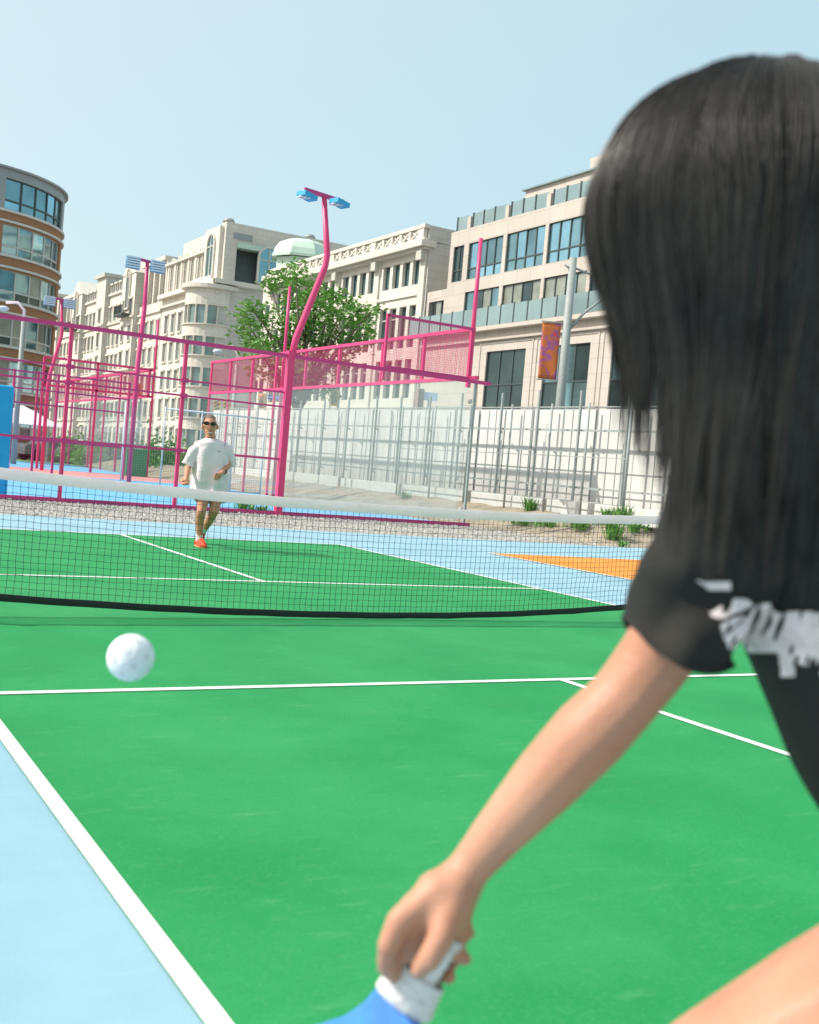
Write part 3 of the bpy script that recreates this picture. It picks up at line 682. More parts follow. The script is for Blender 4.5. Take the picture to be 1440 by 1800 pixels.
for (ra, za), (rb, zb_) in zip(dz, dz[1:]): ring(DT, 'dome', ra, za, zb_, M['copper'], 8, rb)
for z in (6.4, 9.8, 13.2):
    for a in (-2.6, -2.1, 2.9, 3.4):
        p = Vector((cx + 3.33 * math.cos(a), cy + 3.33 * math.sin(a), z)); t_ = Vector((-math.sin(a), math.cos(a), 0)) * .5
        w_ = MB().add([p - t_, p + t_, p + t_ + Vector((0, 0, 2)), p - t_ + Vector((0, 0, 2))], [(0, 1, 2, 3)]).build('window', M['glassk'], DT)

# ---- corner mansion A and long row
XA = 37.5
AC = empty('mansion_block', (XA, 110, .5), 'cream corner mansion with round bay, tall arched window and dark mansard end', 'building')
Fa = lambda u, v, w_: (XA + w_, u, v)
yA = gx(394, 388, XA).y
def zA(px, py): return gx(px, py, XA).z
Hroof = zA(394, 388)
def arch_window(parent, Fm, u, v0, v1, wd, w0=.0, gm=None, fm=None):
    g = MB(); r = wd / 2; pts = [(u - r, v0), (u + r, v0)] + [(u + r * math.cos(PI * k / 8), v1 - r + r * math.sin(PI * k / 8)) for k in range(9)]
    g.add([Fm(a, b, w0 - .03) for a, b in pts], [tuple(range(len(pts)))])
    wdw = g.build('window', gm or M['glass'], parent)
    f = MB()
    for (a, b), (c, d) in zip(pts, pts[1:] + pts[:1]):
        f.bar(Fm(a, b, w0 - .08), Fm(c, d, w0 - .08), .22, .22)
    f.bar(Fm(u, v0, w0 - .08), Fm(u, v1, w0 - .08), .1); f.bar(Fm(u - r, v1 - r * 1.2, w0 - .08), Fm(u + r, v1 - r * 1.2, w0 - .08), .1)
    f.build('frame', fm or M['cream'], wdw); return wdw
ORN = MB()
def plainwin(parent, Fm, a, b, c, d, gm=None, fm=None, n=2, w0=.12):
    window(parent, Fm, a, b, c, d, n, 1, fm or M['framew'], gm or M['glassp'], .1, w0, single=True)
    def blk(u0_, u1_, v0, v1, out_):
        vs = [Fm(u, v, w_) for w_ in (-out_, -.002) for u, v in ((u0_, v0), (u1_, v0), (u1_, v1), (u0_, v1))]
        ORN.add(vs, [(0, 1, 2, 3), (7, 6, 5, 4), (0, 4, 5, 1), (1, 5, 6, 2), (2, 6, 7, 3), (3, 7, 4, 0)])
    blk(a - .18, b + .18, d + .02, d + .24, .22); blk(a - .15, b + .15, c - .2, c - .03, .2)
    blk(a - .17, a - .03, c, d, .08); blk(b + .03, b + .17, c, d, .08)
def orn(parent):
    global ORN
    tag(ORN.build('window_surrounds', M['cream'], parent), kind='stuff'); ORN = MB()
# street face of the mansion : y from yA to yA+16
ops = []; fl = [1.6, 5.0, 8.4, 11.8, 15.2]
for z in fl:
    for k in range(5): ops.append((yA + 6.6 + k * 2.6, yA + 7.9 + k * 2.6, z + .3, z + 2.5))
yE = yA + 20
wall(AC, Fa, 0, 0, yA, yE, .5, 19.8, ops, M['cream'], .35)
for o in ops: plainwin(AC, Fa, *o)
bb(AC, 'cornice', (XA - .7, yA - .5, 19.8), (XA + .4, yE, 20.3), M['cream'])
bb(AC, 'cornice', (XA - .4, yA - .3, 18.7), (XA - .002, yE, 18.95), M['cream'])
bb(AC, 'upper_wall', (XA + .3, yA, 20.3), (XA + 1.0, yE, Hroof - 2.4), M['cream'])
bb(AC, 'attic', (XA + 1.2, yA, Hroof - 2.4), (XA + 30, yE - 3, Hroof), M['creamb'])
bb(AC, 'pylon', (XA - .15, yA + .6, 20.3), (XA + 1.1, yA + 5.2, Hroof - .4), M['cream'])
arch_window(AC, Fa, yA + 2.9, 20.8, Hroof - 1.0, 2.4, -.17, M['glass'])
for k in range(5): arch_window(AC, Fa, yA + 7.3 + k * 2.5, 20.6, 24.6, 1.3, .28, M['glassc'])
for k in range(5): bb(AC, 'pilaster', (XA + .02, yA + 8.3 + k * 2.5, 20.3), (XA + .28, yA + 8.75 + k * 2.5, Hroof - 2.6), M['cream'])
bb(AC, 'roof_cornice', (XA - .2, yA + 5.3, Hroof - 2.7), (XA + 1.15, yE, Hroof - 2.42), M['cream'])
# end face, towards the camera (y = yA)
Fe = lambda u, v, w_: (u, yA + w_, v)
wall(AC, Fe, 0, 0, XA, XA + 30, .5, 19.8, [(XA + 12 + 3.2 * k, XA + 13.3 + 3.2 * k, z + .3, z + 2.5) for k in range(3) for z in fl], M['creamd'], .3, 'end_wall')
for k in range(3):
    for z in fl: plainwin(AC, Fe, XA + 12 + 3.2 * k, XA + 13.3 + 3.2 * k, z + .3, z + 2.5)
g = MB(); g.add([(XA + 1.7, yA - .05, 20.3), (XA + 24, yA - .05, 20.3), (XA + 24, yA + 1.1, Hroof - 2.6), (XA + 1.7, yA + 1.1, Hroof - 2.6)], [(0, 1, 2, 3)]); g.build('mansard_roof', M['roofdark'], AC)
bb(AC, 'end_upper', (XA + .32, yA - .02, 20.3), (XA + 1.69, yA + 1.2, Hroof - .02), M['creamb'])
bb(AC, 'end_band', (XA + 1.7, yA - .3, Hroof - 2.6), (XA + 24, yA + 1.15, Hroof - 2.05), M['copper'])
bb(AC, 'end_cornice', (XA - .7, yA - .6, 19.81), (XA + 24, yA - .02, 20.29), M['cream'])
arch_window(AC, Fe, XA + 5.4, 20.5, 24.6, 2.5, -.35, M['glass']); arch_window(AC, Fe, XA + 11.5, 20.5, 24.4, 2.5, -.35, M['glass'])
bb(AC, 'vent_grille', (XA + 1.2, yA - .06, Hroof - 1.7), (XA + 3.4, yA - .003, Hroof - 1.0), M['metalroof'])
for dx, s in ((2.0, 1), (12, 1.0)):
    g = MB(); g.tube([(XA + dx, yA + 4, Hroof), (XA + dx, yA + 4, Hroof + .8)], .3, 8); g.tube([(XA + dx, yA + 4, Hroof + .8), (XA + dx, yA + 4, Hroof + 1.2)], [.75, .5], 8); g.build('roof_vent', M['metalroof'], AC)
bb(AC, 'chimney', (XA + 25.5, yA + 1, Hroof - .5), (XA + 28.8, yA + 4, Hroof + 2.4), M['creamb'])
g = MB(); g.tube([(XA + 23.5, yA + 2, Hroof), (XA + 23.5, yA + 2, Hroof + 2)], .7, 8); g.tube([(XA + 23.5, yA + 2, Hroof + 2), (XA + 23.5, yA + 2, Hroof + 3)], .4, 8); g.build('flue', M['brownst'], AC)
orn(AC)
# round bay
bx, by, br = XA + .3, yA + 2.7, 2.9
def bayring(name, r, z0, z1, m, r2=None, n=18):
    r2 = r2 or r; g = MB(); vs = [(bx + q * math.cos(PI / 2 + PI * 1.25 * k / n), by + q * math.sin(PI / 2 + PI * 1.25 * k / n), z) for q, z in ((r, z0), (r2, z1)) for k in range(n + 1)]
    g.add(vs, [(k, k + 1, n + 1 + k + 1, n + 1 + k) for k in range(n)] + [tuple(range(2 * n + 1, n, -1)), tuple(range(0, n + 1))]); return g.build(name, m, AC)
zb0 = .5
for z in fl:
    bayring('bay_wall', br, zb0, z + .1, M['cream']); bayring('bay_glazing', br - .25, z + .1, z + 2.2, M['glassp']); bayring('bay_ledge', br + .18, z + .02, z + .16, M['cream']); zb0 = z + 2.2
    for k in range(10):
        a = PI / 2 + PI * 1.25 * k / 9; c, s = math.cos(a), math.sin(a); wd = .32 if k % 3 == 0 else .1
        MB().bar((bx + (br - .12) * c, by + (br - .12) * s, z + .16), (bx + (br - .12) * c, by + (br - .12) * s, z + 2.2), wd, .25, ref=Vector((c, s, 0))).build('mullion', M['cream'], AC)
bayring('bay_wall', br, zb0, 19.2, M['cream']); bayring('bay_cornice', br + .5, 19.2, 19.65, M['cream']); bayring('bay_roof', br + .3, 19.65, 20.5, M['cream'], 1.6)

# long row to the left: a chain of pavilions
LR = empty('terrace_row', (XA, 150, .5), 'long cream terrace row with arched top windows, gables and dark balconies', 'building')
y0 = yE; k = 0; Z1 = 23.9
rr = random.Random(5)
ycur = y0
mods = []
pattern = ['arch', 'gable', 'flat', 'pav', 'flat', 'gable', 'arch', 'pav', 'flat', 'arch']
for kind in pattern:
    wdm = {'arch': 10, 'gable': 6.5, 'flat': 9, 'pav': 5}[kind]; a, b = ycur, ycur + wdm; ycur = b
    px_ = .7 if kind in ('gable', 'pav') else 0
    Xp = XA - px_ + .02 * k
    Fp = lambda u, v, w_, Xp=Xp: (Xp + w_, u, v)
    nW = {'arch': 4, 'gable': 2, 'flat': 4, 'pav': 1}[kind]; st = (b - a) / nW
    ops = []
    for z in fl + [18.7]:
        for i in range(nW):
            m_ = a + st * (i + .5); ops.append((m_ - .62, m_ + .62, z + .3, min(z + 2.3, 21.5)))
    ops = [o for o in ops if o[3] <= 19.4 or kind != 'arch']
    top = {'arch': 19.8, 'gable': Z1 + .5, 'flat': 22.9, 'pav': Z1 + 1.6}[kind]
    mt = M['brownst'] if k == 4 else (M['creamb'] if k % 2 else M['cream'])
    wall(LR, Fp, 0, 0, a, b, .5, top, ops, M['cream'] if k % 3 else M['creamb'], .35)
    for o in ops: plainwin(LR, Fp, *o, n=1, gm=M['glassp'] if rr.random() < .6 else M['glassk'])
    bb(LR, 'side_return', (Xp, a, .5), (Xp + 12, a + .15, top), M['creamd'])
    for z in (4.8, 11.5, 18.5):
        bb(LR, 'string_course', (Xp - .25, a, z), (Xp - .002, b, z + .22), M['cream'])
    if kind == 'arch':
        bb(LR, 'upper_wall', (Xp + 1.0, a, 19.8), (Xp + 1.6, b, Z1 + 1.0), M['creamd']); bb(LR, 'roof_cornice', (Xp - .1, a, Z1 + 1.0), (Xp + 8, b, Z1 + 1.5), M['cream'])
        for i in range(nW):
            arch_window(LR, Fp, a + st * (i + .5), 20.0, Z1 + .6, 1.5, .95, M['glassc']); bb(LR, 'pilaster', (Xp + .2, a + st * i - .2, 19.8), (Xp + .98, a + st * i + .25, Z1 + .99), M['cream'])
    elif kind == 'gable':
        mid = (a + b) / 2
        g = MB(); g.add([(Xp - .1, a, top), (Xp - .1, b, top), (Xp - .1, mid, top + 2.3), (Xp + 4, a, top), (Xp + 4, b, top), (Xp + 4, mid, top + 2.3)], [(0, 2, 1), (0, 3, 5, 2), (1, 2, 5, 4)]); g.build('gable', M['cream'], LR)
        arch_window(LR, Fp, mid, 19.8, top + .8, 1.8, -.05, M['glass'])
        gB = bb(LR, 'balcony', (Xp - 1.3, mid - 2.0, 18.7), (Xp - .003, mid + 2.0, 19.0), M['roofdark'])
        for q in range(14): MB().bar((Xp - 1.28, mid - 1.95 + .3 * q, 19.0), (Xp - 1.28, mid - 1.95 + .3 * q, 20.0), .06).build('baluster', M['roofdark'], gB)
        MB().bar((Xp - 1.28, mid - 2, 20.0), (Xp - 1.28, mid + 2, 20.0), .1).build('handrail', M['roofdark'], gB)
    elif kind == 'flat':
        g = MB(); g.add([(Xp, a, top), (Xp, b, top), (Xp + 1.6, b, Z1 + 1.2), (Xp + 1.6, a, Z1 + 1.2)], [(0, 1, 2, 3)]); g.build('mansard_roof', M['roofdark'], LR)
        for i in range(nW):
            u = a + st * (i + .5); bb(LR, 'dormer', (Xp + .1, u - .8, top), (Xp + 1.8, u + .8, top + 1.6), M['cream']); plainwin(LR, Fp, u - .5, u + .5, top + .2, top + 1.3, n=1, w0=.05)
        bb(LR, 'roof_cornice', (Xp - .3, a, top - .25), (Xp - .002, b, top), M['cream'])
    else:
        bb(LR, 'roof_cornice', (Xp - .4, a - .2, top), (Xp + 3, b + .2, top + .5), M['creamd'])
    k += 1

orn(LR)
# ---- round brick tower (left)
cT = at(-110, 560, 70.0); RT = 7.1
cT = Vector((cT.x, cT.y, 0))
BT = empty('brick_tower', (cT.x, cT.y, .0), 'round brick apartment tower with grey clad top floor at the left edge', 'building')
aR = math.atan2(CAM.y - cT.y, CAM.x - cT.x)            # angle that faces the camera
Ft = lambda u, v, w_: (cT.x + (RT - w_) * math.cos(aR + u / RT), cT.y + (RT - w_) * math.sin(aR + u / RT), v)
ztp = gy(60, 283, at(60, 283, 63).y).z
zt = at(40, 281, 63).z
umin, umax = -RT * 1.9, RT * 1.9
per = 2.66
z = zt; n_f = 9
wl = [(-2.2, 2.3), (3.3, 9.2), (-9.2, -3.2)]
zt0 = zt - .55
floors = []
for f in range(n_f):
    top_w = zt0 - per * f; bot_w = top_w - (1.75 if f else 1.8); floors.append((bot_w, top_w))
ops0 = [(a, b, floors[0][0], floors[0][1]) for a, b in wl]
wall(BT, Ft, 0, 0, umin, umax, floors[0][0] - .12, zt, ops0, M['metalroof'], .3, 'clad_wall', du=.45)
ops1 = [(a, b, lo, hi_) for lo, hi_ in floors[1:] for a, b in wl]
wall(BT, Ft, 0, 0, umin, umax, 0, floors[0][0] - .12, ops1, M['brick'], .3, 'brick_wall', du=.45)
for i, (lo, hi_) in enumerate(floors):
    for a, b in wl: window(BT, Ft, a, b, lo, hi_, 5 if b - a > 5 else 4, 2, M['framew'] if i else M['frame'], [M['glassb'], M['glass'], M['glassc'], M['glassk']] if i > 1 else [M['glassb'], M['glass']], .1, .16, split=[.3], rnd=rw)
    g = MB(); U = [umin + (umax - umin) * q / 40 for q in range(41)]
    for zz in ((lo - .16, lo - .02), (hi_ + .1, hi_ + .22))[:2 if i else 1]:
        vs = [Ft(u, v, w_) for u in U for v, w_ in ((zz[0], -.01), (zz[0], -.14), (zz[1], -.14), (zz[1], -.01))]
        g.add(vs, [(q * 4 + s, q * 4 + (s + 1) % 4, q * 4 + 4 + (s + 1) % 4, q * 4 + 4 + s) for q in range(40) for s in range(4)])
    g.build('stone_band', M['kerb'], BT)
g = MB(); g.add([Ft(umin + (umax - umin) * q / 40, zt, 0) for q in range(41)], [tuple(range(41))]); g.build('roof', M['metalroof'], BT)
g = MB(); vs = [Ft(u, v, w_) for u in U for v, w_ in ((zt - .02, 0.002), (zt - .02, -.2), (zt + .1, -.2), (zt + .1, .3))]
g.add(vs, [(q * 4 + s, q * 4 + (s + 1) % 4, q * 4 + 4 + (s + 1) % 4, q * 4 + 4 + s) for q in range(40) for s in range(4)]); g.build('roof_edge', M['metalroof'], BT)

# ------------------------------------------------------------------ street things
def at_depth(px, py, d): return at(px, py, d)
# utility pole with banner
b0 = at(984, 720, 36); t0 = at(1010, 455, 36)
PX, PY = b0.x, b0.y
UP = empty('street_pole', (PX, PY, .46), 'pale grey street pole behind the white wall carrying the orange banner', 'street pole')
zt_ = at(1010, 455, 36).z
MB().tube([(PX, PY, .46), (PX, PY, 4), (PX, PY, zt_)], [.17, .15, .12], 14).build('pole', M['galv'], UP)
MB().tube([(PX, PY, zt_ - .3), (PX + .5, PY - .2, zt_ - .45), (PX + 1.6, PY - .9, zt_ - .5)], .035, 8).build('upper_arm', M['galv'], UP)
MB().tube([(PX, PY, zt_ - 2.4), (PX + .45, PY - .3, zt_ - 1.7), (PX + .9, PY - .7, zt_ - 1.2)], [.05, .04, .03], 8).build('lower_arm', M['galv'], UP)
MB().tube([(PX - .25, PY + .1, zt_ - .25), (PX, PY, zt_ - .4)], .04, 8).build('stub', M['galv'], UP)
zb1 = at(968, 568, 36).z; zb2 = at(968, 667, 36).z
al = (rt - Vector((0, 0, rt.z))).normalized()
g = MB(); nb = 12; vs = []; fs = []
for j in range(nb + 1):
    for i in range(7):
        q = Vector((PX, PY, 0)) - al * (.2 + .6 * i / 6); v = zb1 + (zb2 - zb1) * j / nb; wv = .03 * math.sin(i * .9 + j * .5) * (j / nb)
        vs.append((q.x + wv * fw.x, q.y + wv * fw.y, v))
fs = [(j * 7 + i, j * 7 + i + 1, j * 7 + i + 8, j * 7 + i + 7) for j in range(nb) for i in range(6)]
g.add(vs, fs, smooth=True); BN = g.build('street_banner', M['banner']); tag(BN, 'orange and purple banner hanging from the grey street pole', 'banner')
so_ = BN.modifiers.new('s', 'SOLIDIFY'); so_.thickness = .01
for zq in (zb1 + .03, zb2 - .03):
    q0 = Vector((PX, PY, zq)); MB().bar(q0, q0 - al * .84, .035).build('banner_bracket', M['galv'], UP)

def signal(px, py, d, lb, back=False, mast=True):
    p = at(px, py, d); t = empty('traffic_light', (p.x, p.y, .46), lb, 'traffic light', 'yellow traffic lights')
    h = 27 / FPX * d * .5; w_ = 12.5 / FPX * d * .5
    g = MB(); g.bar(p - Vector((0, 0, h)), p + Vector((0, 0, h)), 2 * w_, w_ * 1.2, ref=-fw); hs = g.build('housing', M['yellow'], t)
    for i, zz in enumerate((.62, 0, -.62)):
        if back: continue
        c = p + Vector((0, 0, h * zz)) - Vector((fw.x, fw.y, 0)) * w_ * .65
        MB().tube([c, c - Vector((fw.x, fw.y, 0)) * .06], w_ * .55, 12).build('lens', M['red'] if i == 0 else M['rubber'], hs)
    if back:
        for zz in (.5, 0, -.5): g = MB(); c = p + Vector((0, 0, h * zz)) - fw * w_ * .7; g.bar(c - al * w_ * .8 + Vector((0, 0, -.08)), c + al * w_ * .6 + Vector((0, 0, .08)), .05, .09); g.build('visor', M['rubber'], hs)
    if mast: MB().tube([(p.x + .25, p.y + .1, .46), (p.x + .25, p.y + .1, p.z + h)], .07, 8).build('mast', M['galv'], t); MB().bar((p.x + .25, p.y + .1, p.z), (p.x, p.y, p.z), .05).build('arm', M['galv'], t)
signal(460, 705, 62, 'yellow traffic light with red lamp lit, beside the blue street sign')
signal(382, 713, 62, 'wide yellow traffic light just above the running man', back=True)
signal(399, 715, 66, 'narrow yellow traffic light right of the running man', back=True)
signal(588, 700, 50, 'yellow traffic light seen edge on above the white wall', back=True, mast=True)
signal(243, 688, 75, 'small orange traffic light far off beside the pink cage')
signal(47, 668, 75, 'small orange traffic light in front of the brick tower')
p = at(484, 699, 62)
o = MB().bar(p - al * .42, p + al * .42, .05, .26).build('street_sign', M['signb']); tag(o, 'small blue street name sign left of the corner post', 'street sign')
MB().bar(p - al * .40 - fw * .04, p + al * .40 - fw * .04, .01, .05).build('lettering_strip', M['sky'], o)
MB().tube([(p.x, p.y + .1, .46), (p.x, p.y + .1, p.z + .15)], .05, 8).build('sign_pole', M['galv'], o)
# white crescent sign by the glass corner
p = at(757, 697, 40); o = MB().bar(p - al * .26, p + al * .26, .05, .3).build('parking_sign', M['sky']); tag(o, 'pale blue and white sign above the wall by the cage corner', 'sign')
MB().tube([(p.x, p.y + .08, .46), (p.x, p.y + .08, p.z)], .04, 8).build('sign_pole', M['galv'], o)
p = at(737, 703, 40); o = MB().bar((p.x, p.y, .46), (p.x, p.y, p.z + .4), .24).build('brown_pillar', M['brownst']); tag(o, 'narrow brown pillar left of the pale sign', 'pillar')
# white street lamp far left & tall pale pole
def lamp(px0, py0, px1, py1, d, lb):
    b_ = at(px0, py0, d); t_ = at(px1, py1, d); t = empty('street_lamp', (b_.x, b_.y, .4), lb, 'street lamp')
    MB().tube([(b_.x, b_.y, .0), (b_.x, b_.y, t_.z - .8)], [.13, .09], 10).build('pole', M['galv'], t)
    q = Vector((b_.x, b_.y, t_.z - .8)); MB().tube([q, q + Vector((0, 0, .5)), q + Vector((0, 0, .8)) - al * .3, q + Vector((0, 0, .75)) - al * .8], .06, 8).build('arm', M['tape'], t)
    g = MB(); g.ell(q + Vector((0, 0, .5)) - al * .9, (.24, .17, .11)); g.build('lamp_head', M['lampglass'], t)
lamp(30, 720, 38, 533, 48, 'street lamp with round pale head in front of the brick tower')
lamp(412, 700, 424, 610, 50, 'pale street lamp between the mansion and the tree')
# tree
def tree(px, py, d, label):
    c = at(px, py, d); base = Vector((c.x, c.y, .46)); t = empty('street_tree', base, label, 'tree')
    rn = random.Random(11); g = MB(); tips = []
    def limb(a, b, r1, r2):
        m_ = a.lerp(b, .5) + Vector((rn.uniform(-.2, .2), rn.uniform(-.2, .2), rn.uniform(0, .25))); g.tube([a, m_, b], [r1, (r1 + r2) / 2, r2], 7)
    fork = base + Vector((0, 0, 3.0)); limb(base, fork, .22, .17)
    s = d / FPX
    cl = [(460, 560, 1.0), (440, 540, .6), (455, 610, 1.0), (490, 600, 1.1), (500, 500, 1.0), (520, 480, .8), (540, 505, 1.0), (560, 545, 1.3), (520, 560, 1.2), (585, 520, .9), (600, 560, 1.2), (615, 595, 1.1), (640, 560, .7), (560, 610, 1.3), (590, 640, 1.1), (520, 640, 1.1), (540, 670, .9), (480, 650, .8), (630, 545, .6), (430, 575, .7), (436, 600, .6), (425, 550, .5), (655, 545, .5), (650, 580, .5), (575, 690, .7), (500, 690, .6), (475, 500, .6), (610, 530, .7), (450, 650, .5), (640, 600, .6), (548, 580, 1.2), (530, 530, 1.1)]
    leaves = MB()
    for (x, y, r) in cl:
        p = at(x, y, d + rn.uniform(-2, 2)); limb(fork + Vector((rn.uniform(-.1, .1), 0, rn.uniform(-.3, .6))), p, .08, .02)
        n = int(120 * r * r)
        for k in range(n):
            v = Vector((rn.gauss(0, 1), rn.gauss(0, 1), rn.gauss(0, .62))) * .42 * r; q = p + v
            for _ in range(2):
                q2 = q + Vector((rn.uniform(-.1, .1), rn.uniform(-.1, .1), rn.uniform(-.1, .1)))
                a = Vector((rn.uniform(-1, 1), rn.uniform(-1, 1), rn.uniform(-.5, .5))).normalized(); b_ = a.cross(Vector((rn.uniform(-1, 1), rn.uniform(-1, 1), rn.uniform(-1, 1)))).normalized()
                l = rn.uniform(.09, .16); leaves.add([q2 - a * l, q2 + b_ * l * .4, q2 + a * l, q2 - b_ * l * .4], [(0, 1, 2, 3)])
    g.build('trunk', M['bark'], t); tag(leaves.build('crown', M['leaf'], t), kind='stuff')
tree(525, 720, 46, 'leafy green street tree behind the bent pink pole')
# low hedge, tent, bin, parked cars seen through the cage
def bush(px, py, d, r, lb):
    c = at(px, py, d); g = MB(); rn = random.Random(int(px))
    for k in range(900):
        v = Vector((rn.gauss(0, .5), rn.gauss(0, .5), abs(rn.gauss(0, .5)))) * r; q = Vector((c.x, c.y, 0.1)) + v; a = Vector((rn.uniform(-1, 1), rn.uniform(-1, 1), rn.uniform(-.5, 1))).normalized() * .14; b_ = a.cross(Vector((rn.uniform(-1, 1), 1, 0))).normalized() * .06
        g.add([q - a, q + b_, q + a, q - b_], [(0, 1, 2, 3)])
    tag(g.build('shrub', M['leaf']), lb, 'shrub', 'shrubs along the far kerb')
bush(120, 780, 62, 1.3, 'shrub behind the left cage posts'); bush(290, 775, 52, 1.4, 'shrub left of the running man'); bush(165, 790, 60, 1.0, 'low shrub behind the middle cage panel')
p = at(36, 760, 55); t = empty('market_tent', (p.x, p.y, 0), 'white peaked market tent behind the blue post', 'tent')
zt1 = at(30, 720, 55).z; zt2 = at(30, 745, 55).z
g = MB(); s_ = 1.7; g.add([(p.x - s_, p.y - s_, zt2), (p.x + s_, p.y - s_, zt2), (p.x + s_, p.y + s_, zt2), (p.x - s_, p.y + s_, zt2), (p.x, p.y, zt1 + .25)], [(0, 1, 4), (1, 2, 4), (2, 3, 4), (3, 0, 4)]); g.build('roof', M['canvas'], t)
for sx in (-1, 1):
    for sy in (-1, 1): MB().bar((p.x + sx * s_, p.y + sy * s_, 0), (p.x + sx * s_, p.y + sy * s_, zt2), .08).build('leg', M['galv'], t)
p = at(237, 812, 45); g = MB(); g.box((p.x - .4, p.y - .3, 0), (p.x + .4, p.y + .3, 1.0)); o = g.build('bin', M['green2']); tag(o, 'green wheeled bin behind the cage rail', 'bin'); MB().box((p.x - .44, p.y - .34, 1.0), (p.x + .44, p.y + .34, 1.08)).build('lid', M['green2'], o)
def car(px, d, m, lb, ang=0, z0=-.02):
    p = at(px, 790, d); t = empty('parked_car', (p.x, p.y, z0), lb, 'car', 'cars parked beyond the courts', ang)
    ca, sa = math.cos(ang), math.sin(ang)
    def P(x, y, z): return (p.x + ca * x - sa * y, p.y + sa * x + ca * y, z0 + z)
    prof = [(-2.1, .35), (-2.1, .75), (-1.95, .9), (-1.2, .95), (-.6, 1.4), (.9, 1.42), (1.6, .98), (2.1, .85), (2.15, .35)]
    g = MB(); n = len(prof)
    g.add([P(x, y, z) for y in (-.85, .85) for x, z in prof], [tuple(range(n)), tuple(range(2 * n - 1, n - 1, -1))] + [(i, i + n, (i + 1) % n + n, (i + 1) % n) for i in range(n)]); b_ = g.build('body', m, t)
    g = MB()
    for s in (-1, 1): g.add([P(-1.05, s * .858, .97), P(-.55, s * .858, 1.33), P(.85, s * .858, 1.34), P(1.4, s * .858, .99)], [(0, 1, 2, 3)])
    g.build('side_glass', M['glassk'], t)
    for s in (-1, 1):
        for x in (-1.35, 1.35): MB().tube([P(x, s * .7, .33), P(x, s * .9, .33)], .33, 14).build('wheel', M['rubber'], t)
car(95, 62, M['carg'], 'dark grey car beyond the cage at far left', .25); car(150, 63, M['carw'], 'white car seen through the cage mesh', .25)
car(205, 64, M['carb'], 'blue car behind the second cage frame', .25); car(270, 66, M['carg'], 'grey car left of the running man', .25)

# ------------------------------------------------------------------ ball
bp = at(230, 1156, 1.74); BR = .037
g = MB(); g.ell((0, 0, 0), (BR, BR, BR), n=36, m=24)
ballo = g.build('ball', M['ball']); ballo.location = bp; tag(ballo, 'white perforated plastic ball in mid air over the green court', 'ball')
h = MB(); Nh = 26
for k in range(Nh):
    zc = 1 - 2 * (k + .5) / Nh; a = k * 2.39996; r = math.sqrt(1 - zc * zc); nrm = Vector((r * math.cos(a), r * math.sin(a), zc))
    x = nrm.cross(Vector((.3, .5, .8))).normalized(); y = nrm.cross(x)
    h.add([nrm * (BR * .9995 + .0004) + (x * math.cos(2 * PI * q / 10) + y * math.sin(2 * PI * q / 10)) * .0042 for q in range(10)], [tuple(range(10))])
hb = h.build('holes', M['hole']); hb.parent = ballo; tag(hb, kind='stuff')

# ------------------------------------------------------------------ people helpers
def fuse(o, vox, smooth=6, fac=.5):
    r = o.modifiers.new('fuse', 'REMESH'); r.mode = 'VOXEL'; r.voxel_size = vox; r.use_smooth_shade = True
    s = o.modifiers.new('soft', 'SMOOTH'); s.iterations = smooth; s.factor = fac
    return o
def loft(rings, n=40, close_top=False, fold=None, thick=0):
    """rings: (centre, side vector, other vector) with lengths as radii"""
    g = MB(); vs = []; K = len(rings)
    for i, (c, a, b) in enumerate(rings):
        for k in range(n):
            t = 2 * PI * k / n; p = c + a * math.cos(t) + b * math.sin(t)
            if fold: p = p + (p - c).normalized() * fold(i / (K - 1), t, p)
            vs.append(p)
    fs = [(i * n + k, i * n + (k + 1) % n, (i + 1) * n + (k + 1) % n, (i + 1) * n + k) for i in range(K - 1) for k in range(n)]
    if close_top: fs.append(tuple(range(n)))
    return g.add(vs, fs, smooth=True)
def smoothrings(keys, N):
    """Catmull-Rom through (centre, a, b)"""
    out_ = []; K = len(keys)
    for i in range(N + 1):
        f = i / N * (K - 1); j = min(int(f), K - 2); t = f - j
        q = [keys[max(0, j - 1)], keys[j], keys[j + 1], keys[min(K - 1, j + 2)]]
        out_.append(tuple(.5 * ((2 * q[1][m]) + (q[2][m] - q[0][m]) * t + (2 * q[0][m] - 5 * q[1][m] + 4 * q[2][m] - q[3][m]) * t * t + (3 * q[1][m] - q[0][m] - 3 * q[2][m] + q[3][m]) * t ** 3) for m in range(3)))
    return out_

# ------------------------------------------------------------------ running man
MY = 5.42
def Q(px, py, dy=0): return gy(px, py, MY + dy)
MAN = empty('person', (.6, MY, 0), 'man in sunglasses, loose white t-shirt, white shorts and orange shoes running behind the net', 'person')
g = MB()
hc = Q(369, 748)
mz = Vector((.085, .03, 1)).normalized() * 0 + (Q(371, 700) - Q(366, 760)).normalized()
g.ell(hc, (.077, .095, .122)); g.cap(Q(369, 759, -.03), Q(369.5, 764, -.045), .058, .042)     # skull and jaw
g.cap(Q(368.6, 747, -.095), Q(369, 753, -.118), .012, .019)                                      # nose
for px in (355.2, 382.8): g.ell(Q(px, 751, 0), (.014, .02, .032))                                  # ears
g.cap(Q(370, 765), Q(370, 785), .06, .07)
g.chain([Q(370, 792), Q(369, 825), Q(368, 862)], [.088, .09, .1]); g.cap(Q(346, 788), Q(396, 788), .06, .06)
g.chain([Q(344, 788), Q(331, 816, .05), Q(328, 838, -.12)], [.052, .04, .027])
g.chain([Q(394, 791), Q(403, 816, .0), Q(390, 831, -.2)], [.05, .038, .028])
g.chain([Q(359, 868), Q(354, 899, -.1), Q(351, 918, -.02), Q(350.5, 946, 0)], [.082, .054, .052, .031])
g.chain([Q(381, 868), Q(377, 898, -.08), Q(368, 915, .12), Q(360, 930, .32)], [.082, .055, .053, .033])
